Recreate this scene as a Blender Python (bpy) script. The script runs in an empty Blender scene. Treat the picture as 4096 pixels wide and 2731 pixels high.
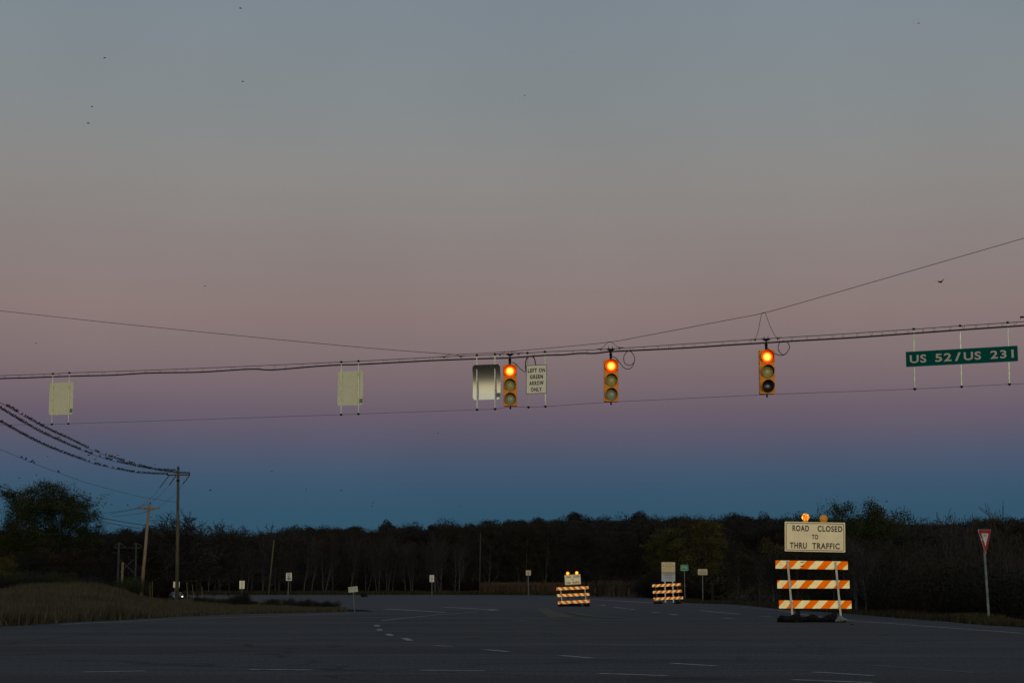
import bpy, bmesh, math, random
import numpy as np
from mathutils import Vector, Matrix

# ------------------------------------------------------------------ camera, sky, light
S = bpy.context.scene
R = math.radians
F, CX, CY, CAMH = 7110.0, 2048.0, 1365.5, 0.8      # focal length in photo pixels (4096 wide), lens height
PITCH = math.atan(992.5 / F)
cd = bpy.data.cameras.new('camera'); cam = bpy.data.objects.new('camera', cd)
S.collection.objects.link(cam)
cd.sensor_width = 36; cd.lens = F / 4096 * 36; cd.clip_start = .1; cd.clip_end = 6000
cam.location = (0, 0, CAMH); cam.rotation_euler = (R(90) + PITCH, 0, 0)
S.camera = cam

W = bpy.data.worlds.new("World"); S.world = W; W.use_nodes = True
nt = W.node_tree; nt.nodes.clear()
def wn(t, **k):
    n = nt.nodes.new(t)
    for a, b in k.items(): setattr(n, a, b)
    return n
def wmath(op, a, b=None, clamp=False):
    n = wn('ShaderNodeMath', operation=op); n.use_clamp = clamp
    for i, v in enumerate((a, b)):
        if v is None: continue
        if isinstance(v, (int, float)): n.inputs[i].default_value = v
        else: nt.links.new(v, n.inputs[i])
    return n.outputs[0]
def lin(c): return tuple(((v / 255 + .055) / 1.055) ** 2.4 if v > 10 else v / 255 / 12.92 for v in c)
tc = wn('ShaderNodeTexCoord'); sp = wn('ShaderNodeSeparateXYZ')
nt.links.new(tc.outputs['Generated'], sp.inputs[0])
elev = wmath('ARCSINE', sp.outputs[2])
def ramp(stops, fac, top):
    r = wn('ShaderNodeValToRGB'); nt.links.new(fac, r.inputs[0]); cr = r.color_ramp
    while len(cr.elements) < len(stops): cr.elements.new(.5)
    for e, (deg, col) in zip(cr.elements, stops):
        e.position = max(0, min(1, (deg + 5) / top)); e.color = (*col, 1)
    return r.outputs[0]
# the dusk sky away from the sun: blue earth shadow, purple and pink belt, grey blue above
front = ramp([(-5, lin((40, 60, 74))), (.6, lin((50, 82, 101))), (2.3, lin((49, 82, 103))), (3.1, lin((56, 84, 106))), (3.6, lin((64, 85, 108))), (4.1, lin((74, 86, 108))),
              (4.85, lin((90, 88, 106))), (5.6, lin((104, 92, 106))), (6.4, lin((117, 102, 109))), (7.6, lin((130, 113, 114))), (8.9, lin((137, 120, 118))),
              (10.9, lin((138, 128, 126))), (13.2, lin((138, 136, 134))), (15.7, lin((131, 138, 141))), (18.8, lin((125, 136, 145))),
              (30, lin((112, 130, 148)))], wmath('DIVIDE', wmath('ADD', elev, R(5)), R(35)), 35)
# the afterglow behind the camera
back = ramp([(-5, (.16, .09, .05)), (0, (1.15, .82, .48)), (4, (1.3, 1.02, .62)), (10, (1.0, .92, .68)), (20, (.6, .64, .6)), (40, (.3, .37, .44)), (85, (.18, .25, .33))],
            wmath('DIVIDE', wmath('ADD', elev, R(5)), R(90)), 90)
az = wmath('MULTIPLY', sp.outputs[1], -1.0)
mr = wn('ShaderNodeMapRange', interpolation_type='SMOOTHSTEP'); nt.links.new(az, mr.inputs[0])
mr.inputs[1].default_value = -.35; mr.inputs[2].default_value = .85
mx = wn('ShaderNodeMix', data_type='RGBA'); nt.links.new(mr.outputs[0], mx.inputs[0])
nt.links.new(front, mx.inputs[6]); nt.links.new(back, mx.inputs[7])
# faint unevenness of thin high haze
wnz = wn('ShaderNodeTexNoise'); wnz.inputs['Scale'].default_value = 7; wnz.inputs['Detail'].default_value = 3; nt.links.new(tc.outputs['Generated'], wnz.inputs['Vector'])
wmr = wn('ShaderNodeMapRange'); nt.links.new(wnz.outputs['Fac'], wmr.inputs[0]); wmr.inputs[1].default_value = .25; wmr.inputs[2].default_value = .75; wmr.inputs[3].default_value = .955; wmr.inputs[4].default_value = 1.045
wsc = wn('ShaderNodeVectorMath', operation='SCALE'); nt.links.new(mx.outputs[2], wsc.inputs[0]); nt.links.new(wmr.outputs[0], wsc.inputs['Scale'])
bg = wn('ShaderNodeBackground'); nt.links.new(wsc.outputs[0], bg.inputs[0]); bg.inputs[1].default_value = 1.0
wo = wn('ShaderNodeOutputWorld'); nt.links.new(bg.outputs[0], wo.inputs[0])
W.cycles.sampling_method = 'MANUAL'; W.cycles.sample_map_resolution = 512

sl = bpy.data.lights.new('sun', 'SUN'); sun = bpy.data.objects.new('sun', sl); S.collection.objects.link(sun)
sl.energy = .72; sl.angle = R(25); sl.color = (1, .82, .58)
sun.rotation_euler = (R(86), 0, R(8))            # low afterglow from behind the camera
S.view_settings.view_transform = 'Standard'; S.view_settings.look = 'None'
S.view_settings.gamma = 1; S.view_settings.exposure = 0
S.render.engine = 'CYCLES'
try:
    S.cycles.use_denoising = True; S.cycles.max_bounces = 5; S.cycles.diffuse_bounces = 2; S.cycles.caustics_reflective = False
except Exception: pass

# ------------------------------------------------------------------ helpers
C = S.collection
cp, sn = math.cos(PITCH), math.sin(PITCH)
def U(px, py, Y):                                  # the world point seen at a photo pixel, at distance Y down the road
    u, v = (px - CX) / F, (CY - py) / F
    d = Vector((u, cp - v * sn, sn + v * cp))
    return Vector((0, 0, CAMH)) + d * (Y / d.y)
def G(px, py, z=0.0):                              # the ground point seen at a photo pixel
    u, v = (px - CX) / F, (CY - py) / F
    d = Vector((u, cp - v * sn, sn + v * cp))
    return Vector((0, 0, CAMH)) + d * ((z - CAMH) / d.z)
def spanY(px): return 45.5 / (1 + .456 * (px - CX) / F)     # the span wire runs a little towards us at its end
MW = {}
def mesh(name, verts, faces, mats, smooth=False, mi=None):
    m = bpy.data.meshes.new(name)
    m.from_pydata([tuple(v) for v in verts], [], faces)
    for x in (mats if isinstance(mats, (list, tuple)) else [mats]): m.materials.append(x)
    if mi is not None: m.polygons.foreach_set('material_index', mi)
    if smooth: m.polygons.foreach_set('use_smooth', [True] * len(m.polygons))
    m.update(); return m
def fastmesh(name, V, T, mats, k=3):               # numpy verts and k-gons
    m = bpy.data.meshes.new(name)
    V = np.asarray(V, dtype=np.float32); T = np.asarray(T, dtype=np.int32)
    m.vertices.add(len(V)); m.vertices.foreach_set('co', V.ravel())
    m.loops.add(T.size); m.loops.foreach_set('vertex_index', T.ravel())
    m.polygons.add(len(T)); m.polygons.foreach_set('loop_start', np.arange(0, T.size, k, dtype=np.int32))
    m.polygons.foreach_set('loop_total', np.full(len(T), k, dtype=np.int32))
    for x in (mats if isinstance(mats, (list, tuple)) else [mats]): m.materials.append(x)
    m.update(calc_edges=True); return m
def link(name, data, parent=None, M=None):
    o = bpy.data.objects.new(name, data); C.objects.link(o)
    M = M or Matrix.Identity(4); MW[o.name] = M
    if parent is not None:
        o.parent = parent; o.matrix_local = MW[parent.name].inverted() @ M
    else: o.matrix_world = M
    return o
def thing(name, label, cat, M, group=None):
    if isinstance(M, Vector): M = Matrix.Translation(M)
    o = link(name, None, None, M); o.empty_display_size = .2
    o['label'] = label; o['category'] = cat
    if group: o['group'] = group
    return o
def tag(o, label=None, cat=None, group=None, kind=None):
    if label: o['label'] = label
    if cat: o['category'] = cat
    if group: o['group'] = group
    if kind: o['kind'] = kind
    return o
class MB:
    def __init__(s): s.v, s.f, s.m = [], [], []
    def add(s, v, f, mi=0):
        k = len(s.v); s.v += [Vector(x) for x in v]; s.f += [[i + k for i in q] for q in f]; s.m += [mi] * len(f); return s
    def box(s, c, d, mi=0, M=None):
        x, y, z = d[0] / 2, d[1] / 2, d[2] / 2; c = Vector(c)
        v = [c + Vector((a * x, b * y, e * z)) for a in (-1, 1) for b in (-1, 1) for e in (-1, 1)]
        if M: v = [M @ p for p in v]
        return s.add(v, [(0, 1, 3, 2), (4, 6, 7, 5), (0, 4, 5, 1), (2, 3, 7, 6), (0, 2, 6, 4), (1, 5, 7, 3)], mi)
    def tube(s, pts, r, n=8, mi=0, caps=True):
        pts = [Vector(p) for p in pts]; rs = r if isinstance(r, (list, tuple)) else [r] * len(pts)
        up = None; rings = []
        for i, p in enumerate(pts):
            d = (pts[min(i + 1, len(pts) - 1)] - pts[max(i - 1, 0)]).normalized()
            if up is None: up = d.orthogonal().normalized()
            a = (up - d * up.dot(d)); a = a.normalized() if a.length > 1e-6 else d.orthogonal().normalized(); up = a; b = d.cross(a)
            rings.append([p + (a * math.cos(t) + b * math.sin(t)) * rs[i] for t in (2 * math.pi * k / n for k in range(n))])
        v = [q for g in rings for q in g]
        f = [(i * n + k, i * n + (k + 1) % n, (i + 1) * n + (k + 1) % n, (i + 1) * n + k) for i in range(len(pts) - 1) for k in range(n)]
        if caps: f += [list(range(n))[::-1], [(len(pts) - 1) * n + k for k in range(n)]]
        return s.add(v, f, mi)
    def ball(s, c, r, n=8, mi=0, sc=(1, 1, 1)):
        c = Vector(c); v = [c + Vector((0, 0, r * sc[2]))]; f = []
        for i in range(1, n):
            t = math.pi * i / n
            for k in range(n): a = 2 * math.pi * k / n; v.append(c + Vector((math.sin(t) * math.cos(a) * sc[0], math.sin(t) * math.sin(a) * sc[1], math.cos(t) * sc[2])) * r)
        v.append(c - Vector((0, 0, r * sc[2])))
        for k in range(n): f.append((0, 1 + k, 1 + (k + 1) % n)); f.append((len(v) - 1, 1 + (n - 2) * n + (k + 1) % n, 1 + (n - 2) * n + k))
        for i in range(n - 2):
            for k in range(n): f.append((1 + i * n + k, 1 + (i + 1) * n + k, 1 + (i + 1) * n + (k + 1) % n, 1 + i * n + (k + 1) % n))
        return s.add(v, f, mi)
    def plate(s, outline, y0, y1, mi=0):           # outline of (x, z), front at y0, back at y1
        n = len(outline)
        v = [(x, y0, z) for x, z in outline] + [(x, y1, z) for x, z in outline]
        return s.add(v, [list(range(n)), list(range(2 * n - 1, n - 1, -1))] + [(i, i + n, (i + 1) % n + n, (i + 1) % n) for i in range(n)], mi)
    def disc(s, c, r, y0, y1, n=24, mi=0): return s.plate([(c[0] + r * math.cos(2 * math.pi * k / n), c[1] + r * math.sin(2 * math.pi * k / n)) for k in range(n)], y0, y1, mi)
    def ring(s, outer, inner, y, mi=0):            # flat ring between two outlines
        n = len(outer); v = [(x, y, z) for x, z in outer] + [(x, y, z) for x, z in inner]
        return s.add(v, [(i, (i + 1) % n, (i + 1) % n + n, i + n) for i in range(n)], mi)
    def build(s, name, mats, parent=None, M=None, smooth=False):
        me = mesh(name, s.v, s.f, mats, smooth, s.m)
        return link(name, me, parent, M)
def rrect(w, h, r, n=5):
    p = []
    for cx, cz, a0 in ((w / 2 - r, h / 2 - r, 0), (-w / 2 + r, h / 2 - r, 90), (-w / 2 + r, -h / 2 + r, 180), (w / 2 - r, -h / 2 + r, 270)):
        for k in range(n + 1): a = R(a0 + 90 * k / n); p.append((cx + r * math.cos(a), cz + r * math.sin(a)))
    return p
def frame_px(TL, TR, BR, BL, Yf):                  # frame of a board from its four seen corners: x along it, z up it, y away
    Y = Yf if callable(Yf) else (lambda px: Yf)
    a, b, c, d = (U(p[0], p[1], Y(p[0])) for p in (TL, TR, BR, BL))
    u = ((b - a) + (c - d)) / 2; v = ((a - d) + (b - c)) / 2; w, h = u.length, v.length
    u.normalize(); n = u.cross(v).normalized(); v = n.cross(u).normalized() * -1 if False else u.cross(n) * -1
    n = n if n.y > 0 else -n
    v = n.cross(u); v = v if v.z > 0 else -v; n = v.cross(u)
    cc = (a + b + c + d) / 4
    M = Matrix((( u.x, n.x, v.x, cc.x), (u.y, n.y, v.y, cc.y), (u.z, n.z, v.z, cc.z), (0, 0, 0, 1)))
    return M, w, h
def spline(pts, k=6):
    P = [Vector(p) for p in pts]; P = [P[0] * 2 - P[1]] + P + [P[-1] * 2 - P[-2]]; out = []
    for i in range(1, len(P) - 2):
        a, b, c, d = P[i - 1:i + 3]
        for j in range(k):
            t = j / k; out.append(.5 * ((2 * b) + (c - a) * t + (2 * a - 5 * b + 4 * c - d) * t * t + (3 * b - a - 3 * c + d) * t ** 3))
    out.append(P[-2]); return out

def material(name, col, rough=.7, metal=0, var=0, scale=5, col2=None, bump=0, spec=.3, stretch=None, fine=0):
    m = bpy.data.materials.new(name); m.use_nodes = True; t = m.node_tree; b = t.nodes['Principled BSDF']
    b.inputs['Roughness'].default_value = rough; b.inputs['Metallic'].default_value = metal
    b.inputs['Specular IOR Level'].default_value = spec; b.inputs['Base Color'].default_value = (*col, 1)
    if var or col2:
        tcn = t.nodes.new('ShaderNodeTexCoord'); no = t.nodes.new('ShaderNodeTexNoise'); no.inputs['Scale'].default_value = scale; no.inputs['Detail'].default_value = 6
        src = tcn.outputs['Object']
        if stretch:
            mp = t.nodes.new('ShaderNodeMapping'); mp.inputs['Scale'].default_value = stretch; t.links.new(src, mp.inputs[0]); src = mp.outputs[0]
        t.links.new(src, no.inputs['Vector'])
        cr = t.nodes.new('ShaderNodeValToRGB'); t.links.new(no.outputs['Fac'], cr.inputs[0])
        c2 = col2 or tuple(c * (1 - var) for c in col); c1 = col if col2 else tuple(c * (1 + var) for c in col)
        cr.color_ramp.elements[0].position = .35; cr.color_ramp.elements[0].color = (*c2, 1)
        cr.color_ramp.elements[1].position = .65; cr.color_ramp.elements[1].color = (*c1, 1)
        out = cr.outputs[0]
        if fine:
            n2 = t.nodes.new('ShaderNodeTexNoise'); n2.inputs['Scale'].default_value = fine; n2.inputs['Detail'].default_value = 3
            t.links.new(tcn.outputs['Object'], n2.inputs['Vector'])
            mrr = t.nodes.new('ShaderNodeMapRange'); t.links.new(n2.outputs['Fac'], mrr.inputs[0]); mrr.inputs[1].default_value = .3; mrr.inputs[2].default_value = .7; mrr.inputs[3].default_value = .7; mrr.inputs[4].default_value = 1.3
            mm = t.nodes.new('ShaderNodeVectorMath'); mm.operation = 'SCALE'; t.links.new(out, mm.inputs[0]); t.links.new(mrr.outputs[0], mm.inputs['Scale']); out = mm.outputs[0]
        t.links.new(out, b.inputs['Base Color'])
        if bump:
            bp = t.nodes.new('ShaderNodeBump'); bp.inputs['Strength'].default_value = bump; t.links.new(no.outputs['Fac'], bp.inputs['Height']); t.links.new(bp.outputs[0], b.inputs['Normal'])
    return m
def mix_random(m, a, b):                           # each leaf its own tint: colour picked per loose piece
    t = m.node_tree; g = t.nodes.new('ShaderNodeNewGeometry'); cr = t.nodes.new('ShaderNodeValToRGB')
    t.links.new(g.outputs['Random Per Island'], cr.inputs[0])
    cr.color_ramp.elements[0].color = (*a, 1); cr.color_ramp.elements[1].color = (*b, 1)
    t.links.new(cr.outputs[0], t.nodes['Principled BSDF'].inputs['Base Color'])
    return m

M_ = {}
def leafmat(name, a, b): M_[name] = mix_random(material(name, a, .8, spec=.1), a, b)
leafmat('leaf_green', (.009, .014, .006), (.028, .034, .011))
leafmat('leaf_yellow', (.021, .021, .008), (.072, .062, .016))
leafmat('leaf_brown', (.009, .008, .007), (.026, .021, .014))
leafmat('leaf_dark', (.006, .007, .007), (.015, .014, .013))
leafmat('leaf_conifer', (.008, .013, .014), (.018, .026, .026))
leafmat('twig', (.013, .012, .012), (.042, .039, .036))
leafmat('grass_blade', (.013, .015, .009), (.074, .065, .043))
leafmat('grass_verge', (.010, .012, .006), (.042, .036, .020))
leafmat('corn_leaf', (.028, .020, .014), (.078, .052, .036))
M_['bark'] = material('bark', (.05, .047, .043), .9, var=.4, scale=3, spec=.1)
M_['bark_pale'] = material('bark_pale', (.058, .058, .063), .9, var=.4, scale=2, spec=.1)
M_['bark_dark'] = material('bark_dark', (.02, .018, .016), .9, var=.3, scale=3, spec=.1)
M_['galv'] = material('galvanized_steel', (.34, .36, .34), .5, .3, var=.15, scale=9)
M_['post_grey'] = material('weathered_post', (.085, .11, .115), .6, .2, var=.3, scale=6)
M_['alu'] = material('aluminium_back', (.62, .62, .46), .6, .0, var=.1, scale=7)
M_['rod'] = material('hanger_rod', (.62, .66, .58), .45, .2, var=.2, scale=6)
M_['black'] = material('black_fitting', (.009, .009, .010), .8, spec=.1)
M_['wire'] = material('steel_wire', (.035, .033, .035), .6)
M_['cable'] = material('cable_sheath', (.012, .012, .013), .6)
M_['wood'] = material('pole_wood', (.062, .058, .04), .9, var=.35, scale=2, stretch=(6, 6, .4), spec=.1)
M_['wood_brown'] = material('pole_wood_brown', (.16, .125, .09), .9, var=.35, scale=2, stretch=(8, 8, .5), spec=.1)
M_['frame_wood'] = material('frame_wood', (.026, .029, .033), .9, var=.3, scale=2)
M_['sandbag'] = material('sandbag_cloth', (.007, .007, .0085), .9, var=.5, scale=12, bump=.4, spec=.05)
M_['bag_grey'] = material('bag_grey', (.10, .125, .14), .7, var=.25, scale=14, bump=.4)
M_['cream'] = material('sign_cream', (.74, .65, .43), .5, var=.06, scale=4)
M_['white'] = material('sign_white', (.62, .6, .52), .5, var=.05, scale=5)
M_['signtxt'] = material('sign_black', (.015, .016, .016), .5)
M_['green'] = material('sign_green', (.0006, .060, .054), .7, var=.04, scale=3, spec=.03)
M_['greentxt'] = material('sign_letters_pale', (.36, .33, .31), .5)

# ------------------------------------------------------------------ terrain
def ss(t): t = np.clip(t, 0, 1); return t * t * (3 - 2 * t)
edge_px = [(2100, 2379), (2362, 2384), (2610, 2392), (2746, 2410), (2900, 2415), (2963, 2418), (3106, 2433), (3225, 2442), (3391, 2453), (3636, 2474), (3772, 2483), (3880, 2494), (3955, 2500), (4096, 2508), (4500, 2535), (5200, 2580)]
EDGE = [G(*p) for p in edge_px]                    # the road's edge on the wooded side, far to near
ey = np.array([p.y for p in EDGE][::-1]); ex = np.array([p.x for p in EDGE][::-1])
def ground_h(X, Y):
    X = np.asarray(X, float); Y = np.asarray(Y, float)
    dx = X - np.interp(Y, ey, ex)
    drop = -3.6 * ss((dx - 1.0) / 9) * (1 - ss((Y - 110) / 70)) * ss((Y - 5) / 20)
    h = np.where(dx > 0, drop, 0)
    # left field: a low bank with a hump
    bx = np.interp(Y, [0, 39, 57, 67, 105, 150, 180], [-14, -11.3, -9.5, -7, -15.5, -26, -34])
    lf = ss((bx - X - .6) / 7) * ss((Y - 20) / 20)
    h = h + .36 * lf * (1 - ss((Y - 105) / 30)) * ss((-.205 - X / np.maximum(Y, 1)) / .03)
    h = h + .52 * np.exp(-((X + 23.2) / 3.6) ** 2 - ((Y - 96) / 9) ** 2)
    # a dip where the far car comes up
    a = X / np.maximum(Y, 1)
    h = h - 1.15 * ss((-.181 - a) / .008) * ss((a + .26) / .03) * ss((Y - 125) / 45) * (1 - ss((Y - 330) / 30))
    h = h + 20 * ss((Y - 340) / 330) + 2.2 * np.sin(X / 60 + 1) * ss((Y - 380) / 150) + (.035 * X) * ss((Y - 380) / 150)
    h = h + .05 * np.sin(X * .9) * np.sin(Y * .5) * lf
    return h - .03
def lines(a): return np.unique(np.concatenate(a))
gx = lines([np.linspace(-1600, -160, 24), np.linspace(-160, -40, 40), np.linspace(-40, 40, 121), np.linspace(40, 160, 40), np.linspace(160, 1600, 24)])
gy = lines([np.linspace(-900, 0, 12), np.linspace(0, 30, 16), np.linspace(30, 130, 121), np.linspace(130, 420, 90), np.linspace(420, 1000, 40), np.linspace(1000, 2600, 10)])
XX, YY = np.meshgrid(gx, gy); ZZ = ground_h(XX, YY)
V = np.stack([XX, YY, ZZ], -1).reshape(-1, 3); nx = len(gx)
ii = (np.arange(len(gy) - 1)[:, None] * nx + np.arange(nx - 1)[None, :]).ravel()
T = np.stack([ii, ii + 1, ii + nx + 1, ii + nx], 1)
gm = material('field_soil', (.022, .020, .013), .95, col2=(.010, .011, .007), scale=.25, spec=.05, fine=6)
tag(link('ground', fastmesh('ground', V, T, gm, 4)), kind='structure')

# asphalt: one sheet, 3 cm above the soil
am = bpy.data.materials.new('asphalt'); am.use_nodes = True; t = am.node_tree; b = t.nodes['Principled BSDF']
tcn = t.nodes.new('ShaderNodeTexCoord')
def anoise(scale, stretch, detail=6):
    mp = t.nodes.new('ShaderNodeMapping'); mp.inputs['Scale'].default_value = stretch; t.links.new(tcn.outputs['Object'], mp.inputs[0])
    n = t.nodes.new('ShaderNodeTexNoise'); n.inputs['Scale'].default_value = scale; n.inputs['Detail'].default_value = detail; t.links.new(mp.outputs[0], n.inputs['Vector']); return n.outputs['Fac']
cr = t.nodes.new('ShaderNodeValToRGB'); t.links.new(anoise(.35, (.12, 1, 1)), cr.inputs[0])
cr.color_ramp.elements.new(.5)
for i_, (p, c) in enumerate(((.3, (.027, .023, .025)), (.5, (.034, .034, .036)), (.72, (.044, .051, .054)))): cr.color_ramp.elements[i_].position = p; cr.color_ramp.elements[i_].color = (*c, 1)
spk = t.nodes.new('ShaderNodeMapRange'); t.links.new(anoise(26, (1, .3, 1), 3), spk.inputs[0])
spk.inputs[1].default_value = .3; spk.inputs[2].default_value = .75; spk.inputs[3].default_value = .55; spk.inputs[4].default_value = 1.6
crk = t.nodes.new('ShaderNodeMapRange'); t.links.new(anoise(.9, (.25, 2.2, 1), 8), crk.inputs[0])
crk.inputs[1].default_value = .40; crk.inputs[2].default_value = .47; crk.inputs[3].default_value = .72; crk.inputs[4].default_value = 1
mu0 = t.nodes.new('ShaderNodeMath'); mu0.operation = 'MULTIPLY'; t.links.new(spk.outputs[0], mu0.inputs[0]); t.links.new(crk.outputs[0], mu0.inputs[1])
sy = t.nodes.new('ShaderNodeSeparateXYZ'); t.links.new(tcn.outputs['Object'], sy.inputs[0])   # the crossing highway is older, paler asphalt
hw = t.nodes.new('ShaderNodeMapRange'); t.links.new(sy.outputs[1], hw.inputs[0]); hw.inputs[1].default_value = 62; hw.inputs[2].default_value = 80; hw.inputs[3].default_value = 1; hw.inputs[4].default_value = 1.3
cv = t.nodes.new('ShaderNodeTexVoronoi'); cv.feature = 'DISTANCE_TO_EDGE'; cv.inputs['Scale'].default_value = .16
wmp = t.nodes.new('ShaderNodeTexNoise'); wmp.inputs['Scale'].default_value = .8; wmp.inputs['Detail'].default_value = 5; t.links.new(tcn.outputs['Object'], wmp.inputs['Vector'])
wad = t.nodes.new('ShaderNodeVectorMath'); wad.operation = 'MULTIPLY_ADD'; t.links.new(wmp.outputs['Color'], wad.inputs[0]); wad.inputs[1].default_value = (2.2, 2.2, 0); t.links.new(tcn.outputs['Object'], wad.inputs[2]); t.links.new(wad.outputs[0], cv.inputs['Vector'])
ck = t.nodes.new('ShaderNodeMapRange'); t.links.new(cv.outputs['Distance'], ck.inputs[0]); ck.inputs[1].default_value = .002; ck.inputs[2].default_value = .009; ck.inputs[3].default_value = .45; ck.inputs[4].default_value = 1
mu1 = t.nodes.new('ShaderNodeMath'); mu1.operation = 'MULTIPLY'; t.links.new(mu0.outputs[0], mu1.inputs[0]); t.links.new(hw.outputs[0], mu1.inputs[1])
mu = t.nodes.new('ShaderNodeMath'); mu.operation = 'MULTIPLY'; t.links.new(mu1.outputs[0], mu.inputs[0]); t.links.new(ck.outputs[0], mu.inputs[1])
vm = t.nodes.new('ShaderNodeVectorMath'); vm.operation = 'SCALE'; t.links.new(cr.outputs[0], vm.inputs[0]); t.links.new(mu.outputs[0], vm.inputs['Scale'])
t.links.new(vm.outputs[0], b.inputs['Base Color']); b.inputs['Roughness'].default_value = .9; b.inputs['Specular IOR Level'].default_value = .12
tipL = [(1497, 2443), (1450, 2438), (1330, 2433), (1180, 2421), (1000, 2408), (900, 2400), (800, 2393), (765, 2390)]
nearL = [(870, 2457), (400, 2481), (0, 2503), (-600, 2530), (-2200, 2600)]
rp = [Vector((-60, 2, 0)), Vector((60, 2, 0))] + [Vector((p.x, p.y, 0)) for p in EDGE[::-1]] + [Vector((-6, 296, 0)), Vector((-30, 297, 0)), Vector((-54, 298, 0))]
rp += [G(*p) for p in tipL[::-1]] + [G(*p) for p in nearL]
from mathutils.geometry import tessellate_polygon
tr_ = tessellate_polygon([[Vector((p.x, p.y, 0)) for p in rp]])
tr_ = [t_ if (rp[t_[1]] - rp[t_[0]]).cross(rp[t_[2]] - rp[t_[0]]).z > 0 else (t_[0], t_[2], t_[1]) for t_ in tr_]
me = mesh('road', [(p.x, p.y, 0) for p in rp], [list(t_) for t_ in tr_], am)
tag(link('road', me), kind='structure')
# low stretch of road the far car drives on
MB().add([(-72, 180, -.932), (-42, 180, -.932), (-50, 330, -.932), (-84, 330, -.932)], [(0, 1, 2, 3)]).build('side_road', am)['kind'] = 'structure'

# painted markings
M_['paint'] = material('road_paint', (.27, .27, .26), .8, col2=(.12, .12, .125), scale=7, spec=.1)
M_['paint_y'] = material('road_paint_yellow', (.075, .058, .030), .8, col2=(.052, .046, .036), scale=5, spec=.1)
def stripe(mb, pts, w, z=.004):
    P = [G(*p, z) for p in pts]
    for a, b_ in zip(P, P[1:]):
        d = (b_ - a); d.z = 0; n = Vector((-d.y, d.x, 0)).normalized() * w / 2
        q = [a - n, b_ - n, b_ + n, a + n]
        mb.add(q, [(0, 1, 2, 3)])
wl = MB()
for a, b_ in (((330, 2685), (583, 2681)), ((997, 2675), (1250, 2677)), ((1681, 2678), (1937, 2681)), ((2397, 2691), (2667, 2700)), ((3169, 2716), (3492, 2728))): stripe(wl, (a, b_), .12)
for a, b_ in (((1738, 2579), (1803, 2583)), ((1943, 2596), (2033, 2604)), ((2244, 2619), (2371, 2630)), ((2685, 2650), (2860, 2661)), ((3258, 2685), (3492, 2700))): stripe(wl, (a, b_), .11)
for q_ in (((1497, 2503), (1521, 2503), (1518, 2498), (1497, 2498)), ((1509, 2520), (1531, 2520), (1528, 2514), (1506, 2514.5)), ((1552, 2541), (1577, 2540), (1565, 2533), (1540, 2533)), ((1628, 2560), (1656, 2560), (1630, 2550), (1603, 2550))): wl.add([G(*c_, .004) for c_ in q_], [(0, 1, 2, 3)])
for a, b_, w in (((2405, 2418), (2420, 2420), .3), ((2461, 2427), (2477, 2429), .3), ((2490, 2431), (2500, 2432), .3), ((2520, 2434), (2538, 2436), .25), ((2612, 2447), (2636, 2449), .22), ((2681, 2455), (2709, 2458), .2),
               ((2889, 2470), (2932, 2472), .2), ((3038, 2463), (3090, 2465), .2), ((2800, 2440), (2960, 2455), .15)): stripe(wl, (a, b_), w)
stripe(wl, [(2966, 2427), (3110, 2438), (3250, 2462), (3424, 2482), (3543, 2490), (3670, 2500), (4096, 2531), (4400, 2552)], .11)
stripe(wl, [(800, 2383.5), (1074, 2389), (1400, 2391), (2150, 2391), (2359, 2395), (2500, 2403), (2650, 2412)], .35)
stripe(wl, [(1100, 2468.5), (1400, 2468.6), (2331, 2470)], .16)
stripe(wl, [(1526, 2480), (1640, 2468), (1760, 2456), (1914, 2444)], .09)
stripe(wl, [(1540, 2433.5), (1783, 2447.6)], .3)
stripe(wl, [(1774, 2426.5), (1982, 2437), (1960, 2440)], .3)
stripe(wl, [(240, 2495), (612, 2478), (800, 2471), (1210, 2459), (1400, 2451), (1554, 2448.5)], .14)
stripe(wl, [(2080, 2401), (2120, 2401)], .3); stripe(wl, [(2180, 2404), (2215, 2404)], .3)
wl.build('road_markings', M_['paint'])['kind'] = 'structure'
yl = MB(); stripe(yl, [(2172, 2431), (2228, 2466)], .5); stripe(yl, [(2223, 2450), (2279, 2468)], .4, .007); stripe(yl, [(2275, 2445), (2363, 2462), (2471, 2471)], .35, .010)
yl.build('yellow_road_markings', M_['paint_y'])['kind'] = 'structure'
tl = MB(); M_['tar'] = material('tar_seal', (.018, .018, .02), .6)
for pts, w in ((((1545, 2478), (1575, 2478.5)), .35), (((400, 2530), (1500, 2524), (2300, 2540)), .06), (((1600, 2568), (1660, 2571)), .1), (((2100, 2588), (2900, 2590), (3400, 2612)), .05), (((3500, 2660), (3900, 2688)), .09), (((2060, 2480), (2110, 2481)), .5)): stripe(tl, pts, w, .003)
tl.build('tar_patches', M_['tar'])['kind'] = 'structure'

# ------------------------------------------------------------------ grass (uncountable)
def tufts(name, pts, hmin, hmax, mat, seed, nb=5, w=.03, lean=.35, patch=True, hf=None):
    rng = np.random.default_rng(seed); n = len(pts); P = np.repeat(pts, nb, 0); N = len(P)
    P = P + np.c_[rng.normal(0, .07, (N, 2)), np.zeros(N)]
    hh = rng.uniform(hmin, hmax, N)
    if patch: hh *= .65 + .5 * (np.sin(P[:, 0] * 1.3 + np.sin(P[:, 1] * .35) * 3) * .5 + .5)
    if hf: hh = hh * hf(P)
    an = rng.uniform(0, 2 * np.pi, N); L = rng.uniform(0, lean, N) * hh
    top = P + np.c_[np.cos(an) * L, np.sin(an) * L, hh]
    ww = w * rng.uniform(.5, 1.4, N); pa = rng.uniform(0, np.pi, N); d = np.c_[np.cos(pa) * ww, np.sin(pa) * ww, np.zeros(N)]
    V = np.stack([P - d, P + d, top], 1).reshape(-1, 3)
    o = link(name, fastmesh(name, V, np.arange(3 * N).reshape(-1, 3), mat)); tag(o, kind='stuff'); return o
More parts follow.
